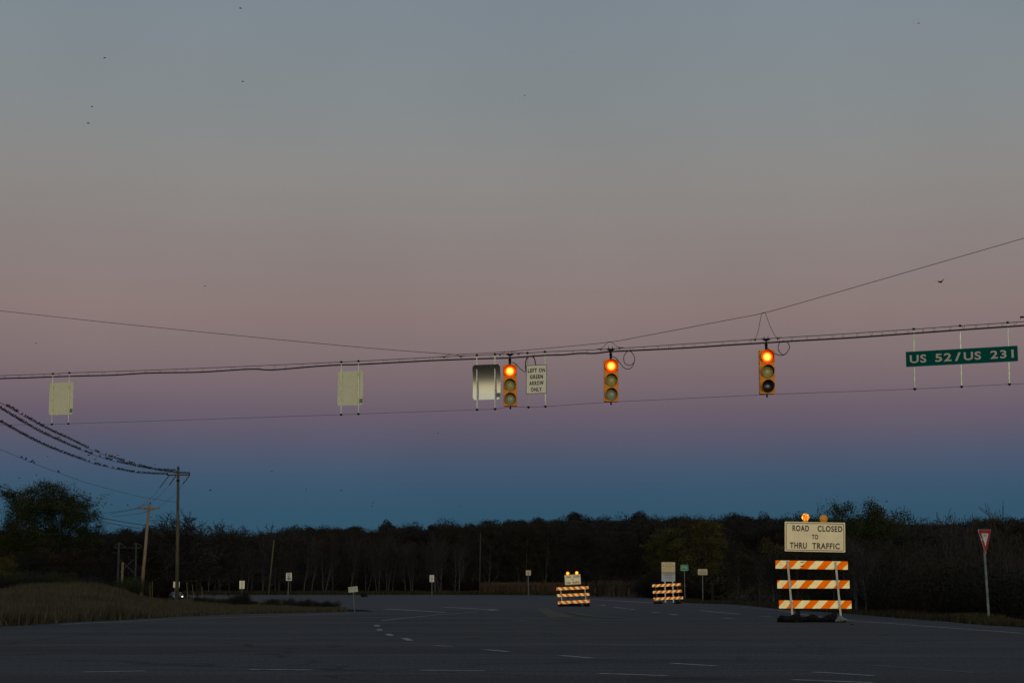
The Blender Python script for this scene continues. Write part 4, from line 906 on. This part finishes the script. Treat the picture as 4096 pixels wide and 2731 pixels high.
for a, b_ in (((-.24, .02), (-.14, .30)), ((-.14, .30), (-.2, .36)), ((-.15, .24), (.10, .24)), ((-.15, .22), (.02, 0)), ((.02, 0), (.12, .28)), ((.06, .30), (.17, .30)), ((.02, 0), (.24, .02)), ((.10, .22), (.24, .02))):
    A, B = Vector((a[0] * w, y_, a[1] * h)), Vector((b_[0] * w, y_, b_[1] * h)); d = (B - A).normalized(); n = Vector((-d.z, 0, d.x)) * .012; bk.add([A - n, B - n, B + n, A + n], [(0, 1, 2, 3)])
b2 = border(w, h, .008, .014, .035, y_); bk.add(b2.v, b2.f)
lettering(bp_, M, [('BIKE', -.2 * w, -.36 * h, .28 * w, .12 * h, .03), ('ROUTE', .18 * w, -.36 * h, .36 * w, .12 * h, .03)], y_, M_['palegreen'], 'bicycle_symbol', bk)
posted('no_vehicles_sign', 'small tan sign reading no motorized vehicles at the grass edge', ((2790.8, 2274.6), (2829.1, 2274.6), (2829.9, 2298), (2791.6, 2298)), 125, 'sign_tan', (2810, 2285), (2811.5, 2404), pw=.055, tm='letter_soft',
       items=lambda w, h: [('NO', 0, .28 * h, .17 * w, .17 * h, .04), ('MOTORIZED', 0, .0, .72 * w, .17 * h, .04), ('VEHICLES', 0, -.27 * h, .7 * w, .17 * h, .04)])
posted('blank_sign', 'cream back of a small sign with one thin post, near the leaning lone pole', ((957.5, 2321.5), (978.5, 2321.5), (978.3, 2353.5), (957.8, 2353.5)), 190, 'alu', (967.8, 2330), (967.5, 2390), pw=.05)
MB().tube([U(967.8, 2322, 189.95), U(967.6, 2354, 189.95)], .03, 6).build('post_rib', M_['post_grey'], [o for o in bpy.data.objects if o.get('label', '').startswith('cream back')][0])
M_['grey_back'] = material('grey_sign_back', (.24, .28, .23), .6, var=.2, scale=8)
posted('low_sign', 'low tilted grey sign on a thin stake at the tip of the grassy island', ((1392.3, 2346.5), (1430.3, 2342.7), (1431.8, 2365), (1394.2, 2369.2)), 66, 'grey_back', (1412.5, 2356), (1419, 2448), pw=.022, r=.005,
       tm='sign_tan', ex=lambda w, h: bars([(.34 * w, -.3 * h, .15 * w, .3 * h)], -.006))
posted('white_sign', 'white sign half hidden behind the foot of the tall utility pole', ((693, 2325), (718, 2325), (718, 2349), (693, 2349)), 190, 'sign_far', (700, 2335), (700, 2395), pw=.06)
# welcome board
Yb = 116
M, w, h = frame_px((2644.1, 2245.5), (2699.1, 2246.3), (2703.4, 2324.4), (2646.5, 2324.4), Yb)
wb = thing('welcome_board', 'tall cream and white welcome board standing behind a striped barricade', 'sign board', Matrix.Translation(Vector((M.translation.x, Yb, 0))))
M_['board'] = material('board_cream', (.50, .43, .27), .6, var=.05, scale=2); M_['boardw'] = material('board_white', (.32, .37, .42), .6, var=.06, scale=2); M_['boardb'] = material('board_tan', (.36, .28, .2), .6); M_['ochre'] = material('board_ochre', (.36, .20, .03), .6); M_['boardframe'] = material('board_frame', (.11, .12, .11), .6)
panel(wb, M, w, h, M_['boardframe'], .01, .03, 'frame')
def sub(cz, hh, mat, nm):
    return MB().box((0, -.02, cz), (w * .955, .012, hh)).build(nm, mat, wb, M)
a_ = sub(.5 * h - .03 - .24 * h, .48 * h, M_['board'], 'welcome_panel'); b_ = sub(-.068 * h, .1 * h, M_['boardb'], 'tan_panel'); c_ = sub(-.315 * h, .36 * h, M_['boardw'], 'notice_panel')
lettering(a_, M, [('WELCOME', 0, .385 * h, .5 * w, .05 * h, .02), ('CITY OF', 0, .215 * h, .42 * w, .045 * h, .01), ('WEST LAFAYETTE', 0, .13 * h, .84 * w, .045 * h, .01)], -.028, M_['letter_soft'])
sk = MB(); xs = np.linspace(-.42, .42, 30); hs = [.02 + .012 * abs(math.sin(i * 1.9)) + (.05 if i in (2, 25) else 0) + (.018 if i > 20 or i < 6 else 0) for i in range(30)]
for i in range(29): sk.add([(xs[i] * w, -.029, .27 * h), (xs[i + 1] * w, -.029, .27 * h), (xs[i + 1] * w, -.029, (.27 + hs[i] * .9) * h), (xs[i] * w, -.029, (.27 + hs[i]) * h)], [(0, 1, 2, 3)])
sk.build('skyline_drawing', M_['ochre'], a_, M)
lettering(b_, M, [], -.028, M_['letter_soft'], 'small_print', bars([(0, -.055 * h, .55 * w, .018 * h), (0, -.08 * h, .62 * w, .015 * h)], -.028))
lettering(c_, M, [], -.028, material('print_grey', (.12, .15, .18), .6), 'small_print', bars([(0, -.17 * h, .72 * w, .022 * h), (0, -.2 * h, .55 * w, .02 * h), (.03 * w, -.25 * h, .6 * w, .012 * h), (.0, -.29 * h, .64 * w, .012 * h), (.02 * w, -.33 * h, .6 * w, .012 * h), (.0, -.37 * h, .58 * w, .012 * h)], -.028))
for a, b2_ in (((2659.7, 2320), (2661.6, 2405)), ((2690.4, 2320), (2693.5, 2405))):
    A, B = U(*a, Yb + .05), U(*b2_, Yb + .05); B = A + (B - A) * ((A.z + .05) / (A.z - B.z)); post(MB(), A, B, .09).build('post', M_['galv'], wb)
# yield sign, turned away from us
Yy = 46.0; c = U(3939.8, 2150, Yy); a = R(48); u = Vector((math.cos(a), math.sin(a), 0)); v = Vector((-.045, 0, 1)).normalized(); n = Vector((-math.sin(a), math.cos(a), 0))
S_ = .735; M = Matrix(((u.x, n.x, v.x, c.x), (u.y, n.y, v.y, c.y), (u.z, n.z, v.z, c.z), (0, 0, 0, 1)))
def tri(s_, r, dz=0):
    hh = s_ * .866; P = [(-s_ / 2, hh / 3), (s_ / 2, hh / 3), (0, -2 * hh / 3)]; out = []
    for i in range(3):
        p = Vector(P[i]); q0 = (Vector(P[i - 1]) - p).normalized(); q1 = (Vector(P[(i + 1) % 3]) - p).normalized()
        for k in range(5): t_ = k / 4; e = p + q0 * r * (1 - t_) ** 2 + q1 * r * t_ ** 2; out.append((e.x, e.y + dz))
    return out
base = G(3957, 2497); base.y = Yy; base.x = U(3957, 2490, Yy).x; base.z = float(ground_h(base.x, Yy))
yt = thing('yield_sign', 'red and white triangular yield sign on a leaning steel post', 'yield sign', Matrix.Translation(base))
M_['yred'] = material('yield_red', (.30, .018, .014), .5, col2=(.17, .006, .01), scale=5); M_['ywhite'] = material('yield_white', (.46, .47, .47), .5, var=.08, scale=8)
pn = MB().plate(tri(S_, .05)[::-1], -.004, .004).build('sign_panel', M_['ywhite'], yt, M)
MB().ring(tri(S_ - .018, .048), tri(S_ * .54, .02, .0), -.006).build('red_border', M_['yred'], pn, M)
lettering(pn, M, [('YIELD', 0, .065, .17, .045, .0)], -.008, M_['yred'])
MB().add([(-.235, -.009, -.02), (-.19, -.009, -.01), (-.16, -.009, -.05), (-.2, -.009, -.09)], [(0, 1, 2, 3)]).build('scrape', M_['ywhite'], pn, M)
A, B = U(3934, 2150, Yy + .06), U(3956.4, 2489, Yy + .06); B = A + (B - A) * ((A.z - base.z + .1) / (A.z - B.z)); mb = post(MB(), A, B, .052); mb.build('post', M_['post_grey'], yt)

# ------------------------------------------------------------------ utility poles
def pole(name, label, a, b_, Y, r0, r1, mat, cat='utility pole', ext=0):
    A, B = U(*a, Y), U(*b_, Y); gz = float(ground_h(B.x, Y)) - .2; B = A + (B - A) * ((A.z - gz) / (A.z - B.z))
    t0 = thing(name, label, cat, Matrix.Translation(B))
    MB().tube([B, B.lerp(A, .5), A], [r0, (r0 + r1) / 2, r1], 12).build('pole', M_[mat], t0, None, True)
    return t0, A, B
Yp = 170.0
up, A, B = pole('utility_pole', 'tall dark utility pole where the bird covered power lines end', (713, 1868), (708, 2380), Yp, .19, .12, 'wood')
mb = MB(); mb.box(U(713.5, 1899, Yp - .16), (2.25, .1, .13)); mb.build('crossarm', M_['wood'], up)
for x_, y_ in ((713, 1870), (757, 1893), (670, 1897)):
    MB().tube([U(x_, y_ + 4, Yp - .1), U(x_, y_ - 4, Yp - .1)], [.07, .035], 8).ball(U(x_, y_ - 3, Yp - .1), .07, 6).build('insulator', M_['black'], up)
MB().box(U(712, 1921, Yp - .2), (.3, .12, .16)).build('bracket', M_['black'], up)
for (x0, y0), (x1, y1) in (((674, 1904), (641, 1947)), ((702, 1904), (678, 1938)), ((757, 1902), (733, 1933))):
    P = [U(x0 + (x1 - x0) * i / 12, y0 + (y1 - y0) * i / 12, Yp - .3 - i * .1) for i in range(13)]; mb = MB()
    mb.tube(P, .03, 6)
    for q in P[::2]: mb.ball(q, .065, 6, 0, (1, 1, .8))
    mb.build('insulator_string', M_['black'], up)
op, A, B = pole('utility_pole', 'leaning brown wooden pole with a short crossarm, next to the tall utility pole', (597, 2015), (566, 2373), 150, .15, .11, 'wood_brown')
Yo = 150
MB().box(U(594, 2032, Yo - .15), (1.8, .12, .15)).build('crossarm', M_['wood_brown'], op)
for s_ in (-1, 1): MB().tube([U(594 + s_ * 22, 2033, Yo - .15), U(594 + s_ * 3, 2045, Yo - .15)], .025, 5).build('brace', M_['wood_brown'], op)
MB().tube([U(602, 2016, Yo - .1), U(602, 2008, Yo - .1)], [.05, .03], 6).build('insulator', M_['black'], op)
pole('wooden_pole', 'lone bare leaning wooden pole standing beside the speed limit sign', (1096, 2159), (1075, 2369), 296, .15, .11, 'wood', 'pole')
pole('wooden_pole', 'faint thin grey pole against the dark woods above the road', (1922, 2130), (1919, 2340), 298, .10, .07, 'frame_wood', 'pole')
# far H-frame line structure
hf = thing('transmission_frame', 'pale wooden line frame with crossed braces behind the hump', 'power structure', Matrix.Translation(Vector((U(508, 2300, 225).x, 225, float(ground_h(U(508, 2300, 225).x, 225))))))
def q2(a, b_, r, nm, m='bark_pale'): MB().tube([U(*a, 225), U(*b_, 225)], r, 6).build(nm, M_[m], hf)
q2((476, 2170), (470, 2378), .13, 'leg', 'frame_wood'); q2((545, 2170), (540, 2378), .12, 'leg', 'frame_wood')
for a, b_ in (((475, 2232), (537, 2292)), ((535, 2236), (480, 2288)), ((477, 2170), (504, 2187)), ((475, 2171), (454, 2185)), ((546, 2170), (567, 2183)), ((544, 2171), (532, 2177)), ((455, 2190), (565, 2190))): q2(a, b_, .05, 'brace', 'frame_wood')
q2((447, 2210), (474, 2210), .04, 'brace', 'frame_wood')
pole('wooden_post', 'short brown wooden post behind the grassy hump', (491, 2248), (487, 2350), 140, .09, .08, 'wood_brown', 'post')
M_['stake'] = material('marker_stake', (.10, .078, .03), .6)
for i, (a, b_, lb) in enumerate((((747, 2327), (753, 2382), 'thin straight yellow marker stake nearest the utility pole'), ((769, 2334), (778, 2378), 'thin leaning orange marker stake in the middle of three'), ((807, 2346), (812, 2384), 'thin yellow marker stake where the far road begins'),
                     ((600, 2329), (601, 2370), 'yellow marker stake beside the leaning wooden pole'), ((609, 2322), (610, 2366), 'taller yellow marker stake beside the leaning wooden pole'))):
    A, B = U(*a, 172), U(*b_, 172); B.z -= .9
    tag(MB().tube([A, B], [.03, .035], 6).build('marker_stake', M_['stake']), lb, 'marker stake', 'yellow marker stakes')
# power lines
def fy(P0, tail=0):
    return [(x_ / 2.94, 1550 + y_ / 2.94) for x_, y_ in P0]
W1 = fy([(-150, 95), (0, 175), (75, 215), (265, 325), (550, 485), (800, 600), (1045, 718), (1125, 750), (1300, 815), (1450, 862), (1580, 900), (1740, 945), (1850, 968), (2085, 978)])
W2 = fy([(-150, 155), (0, 245), (300, 425), (500, 535), (750, 650), (950, 735), (1100, 790), (1320, 860), (1600, 925), (1700, 943), (1900, 978), (2060, 1003), (2235, 1012)])
W3 = fy([(-150, 325), (0, 405), (500, 670), (1000, 860), (1200, 920), (1380, 960), (1600, 1000), (1800, 1015), (1980, 1020)])
W4 = fy([(-150, 660), (0, 722), (250, 828), (380, 883), (690, 1000), (1000, 1110), (1400, 1220), (1700, 1290), (2085, 1345)])
W1, W2, W3, W4 = ([(v.x, v.y) for v in spline([Vector((a_, b_, 0)) for a_, b_ in w_], 5)] for w_ in (W1, W2, W3, W4))
def Yw(x_): return 118 + (Yp - 118) * max(-.2, min(1.05, x_ / 713))
PW = []
for tab, r, lb in ((W1, .02, 'uppermost power line, sagging to the top of the tall utility pole'), (W2, .02, 'second power line crowded with birds, between two others'), (W3, .02, 'third power line crowded with birds, ending at the crossarm'), (W4, .015, 'thin power line with only a few birds, below the crowded ones')):
    PW.append(wire('power_line', tab, r, lb, 'power line', Yf=Yw, k=1)[1])
for tab, r, lb in (([(-60, 1925), (0, 1945), (90, 1975), (250, 2030), (408, 2070), (554, 2096), (649, 2110), (708, 2118)], .03, 'thick dark cable passing behind the big leafy tree, upper of two'), ([(-60, 1942), (0, 1961), (75, 1986), (250, 2042), (405, 2083), (500, 2103), (560, 2112)], .025, 'thick dark cable passing behind the big leafy tree, lower of two')):
    wire('power_line', tab, r, lb, 'power line', Yf=lambda x_: 118 + 45 * max(0, x_ / 713) + 14, k=5)
for tab, lb in (([(641, 1947), (610, 1985), (558, 2026), (490, 2042), (412, 2051)], 'thin line looping from the tall pole to the crossarm end of the leaning pole'), ([(678, 1938), (640, 1980), (602, 2008), (540, 2035), (440, 2055)], 'thin line looping from the tall pole to the top of the leaning pole'),
                ([(733, 1933), (700, 1975), (632, 2029), (560, 2052), (450, 2065)], 'thin line from the far crossarm end down to the leaning pole')):
    wire('power_line', tab, .014, lb, 'power line', Yf=lambda x_: Yp - 1.5 - (713 - x_) * .13, k=5)

# ------------------------------------------------------------------ birds
M_['bird'] = material('bird_feathers', (.006, .006, .007), .8)
mb = MB().ball((0, 0, .085), .055, 6, 0, (1.35, .85, 1)).ball((.055, 0, .15), .034, 6).add([(.085, -.008, .155), (.085, .008, .155), (.125, 0, .148), (.085, 0, .14)], [(0, 1, 2), (1, 3, 2), (0, 2, 3)])
mb.tube([(-.04, 0, .075), (-.15, 0, .02)], [.03, .018], 5); mb.tube([(0, .015, .04), (0, .015, 0)], .005, 4); mb.tube([(0, -.015, .04), (0, -.015, 0)], .005, 4)
perch = mesh('bird', mb.v, mb.f, M_['bird'])
def flyer(flap):
    mb = MB().ball((0, 0, 0), .045, 6, 0, (1.7, .8, .8)).ball((.085, 0, .012), .026, 6).tube([(-.05, 0, 0), (-.15, 0, -.005)], [.03, .03], 5)
    for s_ in (-1, 1):
        t1 = (-.01, s_ * .11, .06 * flap); t2 = (-.06, s_ * .2, .1 * flap)
        mb.add([(.05, s_ * .02, 0), (-.04, s_ * .02, 0), t1, t2, (.04, s_ * .1, .055 * flap), (.05, s_ * .02, .01), (-.04, s_ * .02, .01), (-.01, s_ * .11, .06 * flap + .008), (-.06, s_ * .2, .1 * flap + .004), (.04, s_ * .1, .055 * flap + .008)], [(0, 1, 2, 4), (4, 2, 3), (5, 9, 7, 6), (9, 8, 7), (0, 4, 9, 5), (1, 6, 7, 2), (4, 3, 8, 9), (2, 7, 8, 3)])
    return mesh('bird', mb.v, mb.f, M_['bird'])
FL = [flyer(.9), flyer(-.5), flyer(.3)]
cover = [[(80, 210), (255, 275), (295, 1045), (1125, 1165), (1240, 1255), (1280, 1320), (1340, 1360), (1385, 1465), (1520, 1585), (1635, 2070)],
         [(0, 300), (315, 955), (1005, 1100), (1170, 1190), (1240, 1325), (1380, 1600), (1620, 1910), (1930, 2230)],
         [(0, 510), (520, 740), (750, 930), (940, 1010), (1045, 1055), (1115, 1200), (1215, 1260), (1325, 1335), (1380, 1590), (1615, 1650), (1665, 1975)]]
rb = random.Random(21); nbird = 0; inv = []
def perched(px, tab, label, group):
    global nbird
    yv = yof(tab, px); p = U(px, yv, Yw(px)); p.z += .015
    s_ = rb.uniform(.92, 1.1); o = link('bird', perch, None, Matrix.Translation(p) @ Matrix.Rotation(rb.choice((0, math.pi)) + rb.uniform(-.9, .9), 4, 'Z') @ Matrix.Rotation(rb.uniform(-.15, .15), 4, 'Y') @ Matrix.Scale(s_, 4))
    tag(o, label, 'bird', group); nbird += 1
for cv, tab, nm in zip(cover, (W1, W2, W3), ('uppermost', 'middle', 'lowest')):
    for a, b_ in cv:
        px = a / 2.94 + 1.5
        while px < b_ / 2.94 + 1: perched(px, tab, 'small dark bird in the crowded row along the %s crowded power line' % nm, 'birds packed along the %s crowded power line' % nm); px += rb.uniform(5.3, 7.4)
for x_ in (255, 305, 375, 400, 685): perched(x_ / 2.94, W4, 'small bird perched on the sparsely used thin lower power line', 'few birds on the thin lower power line')
print('perched birds', nbird)
for i, (x_, y_, Y, sc, lb) in enumerate(((3762, 1128, 62, .95, 'largest flying bird, above the green street sign'), (4090, 1268, 62, .95, 'flying bird cut by the picture edge above the green street sign'),
    (420, 232, 150, 1, None), (367, 427, 150, .9, None), (355, 493, 140, 1, None), (961, 34, 150, 1, None), (972, 327, 150, .9, None), (2098, 382, 190, .8, None), (3675, 94, 170, .9, None), (54, 1629, 125, 1, None), (235, 1748, 135, 1, None), (354, 1820, 145, .9, None), (381, 1837, 145, .9, None),
    (76, 1910, 150, .8, None), (389, 1990, 150, .9, None), (510, 2019, 160, .8, None), (473, 1820, 160, .8, None), (619, 1858, 170, .7, None), (842, 1960, 160, .9, None), (1224, 1957, 200, .8, None), (1366, 1960, 200, .9, None), (1491, 2010, 200, .9, None), (1488, 2022, 200, .9, None), (1840, 2024, 220, .7, None), (1087, 1885, 200, .8, None), (820, 1144, 180, .8, None), (145, 1372, 180, .8, None), (1752, 1733, 190, .8, None), (605, 2068, 170, .8, None), (190, 1825, 160, .7, None))):
    up_ = y_ < 700
    o = link('bird', FL[i % 3], None, Matrix.Translation(U(x_, y_, Y)) @ Matrix.Rotation(rb.uniform(-.9, .9) + (math.pi if i % 2 else 0), 4, 'Z') @ Matrix.Rotation(rb.uniform(-.3, .3), 4, 'X') @ Matrix.Scale(sc * 1.0, 4))
    tag(o, lb or ('tiny dark bird flying high in the grey upper sky' if up_ else 'tiny dark bird flying low over the trees and power lines'), 'bird', None if lb else ('birds high in the upper sky' if up_ else 'birds flying low over the power lines'))

# ------------------------------------------------------------------ far car with one headlamp showing
Yc = 284; base = U(705, 2400, Yc); base.z = -.93
car = thing('car', 'dark car with one bright headlamp behind the foot of the utility pole', 'car', Matrix.Translation(base) @ Matrix.Rotation(R(18), 4, 'Z'))
M_['carpaint'] = material('car_paint', (.02, .022, .026), .3, spec=.6); M_['glass'] = material('car_glass', (.03, .04, .05), .1, spec=.8); M_['tyre'] = material('tyre', (.01, .01, .01), .9); M_['rim'] = material('wheel_rim', (.2, .2, .2), .4, .5)
CM = MW[car.name]
prof = [(-2.2, .35), (-2.25, .62), (-2.1, .82), (-1.15, .95), (-.45, 1.38), (.9, 1.42), (1.75, 1.0), (2.2, .92), (2.25, .4)]   # side outline, nose at -y
def extr(prof, hw, taper=None):
    n = len(prof); v = []
    for s_ in (-1, 1):
        for y_, z_ in prof: v.append((s_ * (hw - (.16 if z_ > 1.05 else 0)), y_, z_))
    return v, [list(range(n)), list(range(2 * n - 1, n - 1, -1))] + [(i, i + n, (i + 1) % n + n, (i + 1) % n) for i in range(n)]
v, f = extr(prof, .9); MB().add(v, f).build('body', M_['carpaint'], car, CM)
MB().add([(-.62, -1.06, 1.01), (.62, -1.06, 1.01), (.55, -.49, 1.37), (-.55, -.49, 1.37)], [(0, 1, 2, 3)]).build('windscreen', M_['glass'], car, CM)
for s_ in (-1, 1):
    MB().box((s_ * .8, -.1, 1.17), (.02, 1.5, .3)).build('side_window', M_['glass'], car, CM)
    for y_ in (-1.4, 1.4):
        wv = MB().tube([(s_ * .72, y_, .33), (s_ * .92, y_, .33)], .33, 16).build('wheel', M_['tyre'], car, CM)
        MB().tube([(s_ * .9, y_, .33), (s_ * .935, y_, .33)], .2, 12).build('rim', M_['rim'], wv, CM)
M_['headlamp'] = bpy.data.materials.new('headlamp'); M_['headlamp'].use_nodes = True; b = M_['headlamp'].node_tree.nodes['Principled BSDF']; b.inputs['Emission Color'].default_value = (1, .82, .5, 1); b.inputs['Emission Strength'].default_value = 9
M_['headdim'] = bpy.data.materials.new('headlamp_dim'); M_['headdim'].use_nodes = True; b = M_['headdim'].node_tree.nodes['Principled BSDF']; b.inputs['Emission Color'].default_value = (.3, .14, .07, 1); b.inputs['Emission Strength'].default_value = .3; b.inputs['Base Color'].default_value = (.1, .1, .1, 1)
MB().ball((.66, -2.2, .66), .10, 8).build('headlight', M_['headlamp'], car, CM); MB().ball((-.66, -2.2, .66), .10, 8).build('headlight', M_['headdim'], car, CM)
# small dark thing lying on the far roadside
p = G(1453, 2387); tag(MB().ball((0, 0, .25), .3, 8, 0, (1.1, .8, .85)).tube([(.25, 0, .2), (.5, .1, .05)], [.1, .05], 6).build('debris', M_['sandbag'], None, Matrix.Translation(Vector((p.x, p.y, 0)))), 'small black lump lying on the far road shoulder', 'debris')
p = G(3407, 2497); tag(MB().ball((0, 0, .01), .02, 6, 0, (1.6, 1, .6)).tube([(-.03, 0, .008), (.03, .01, .01)], .008, 5).build('stone', M_['sandbag'], None, Matrix.Translation(Vector((p.x, p.y, 0)))), 'small dark stone on the asphalt before the large barricade', 'stone')
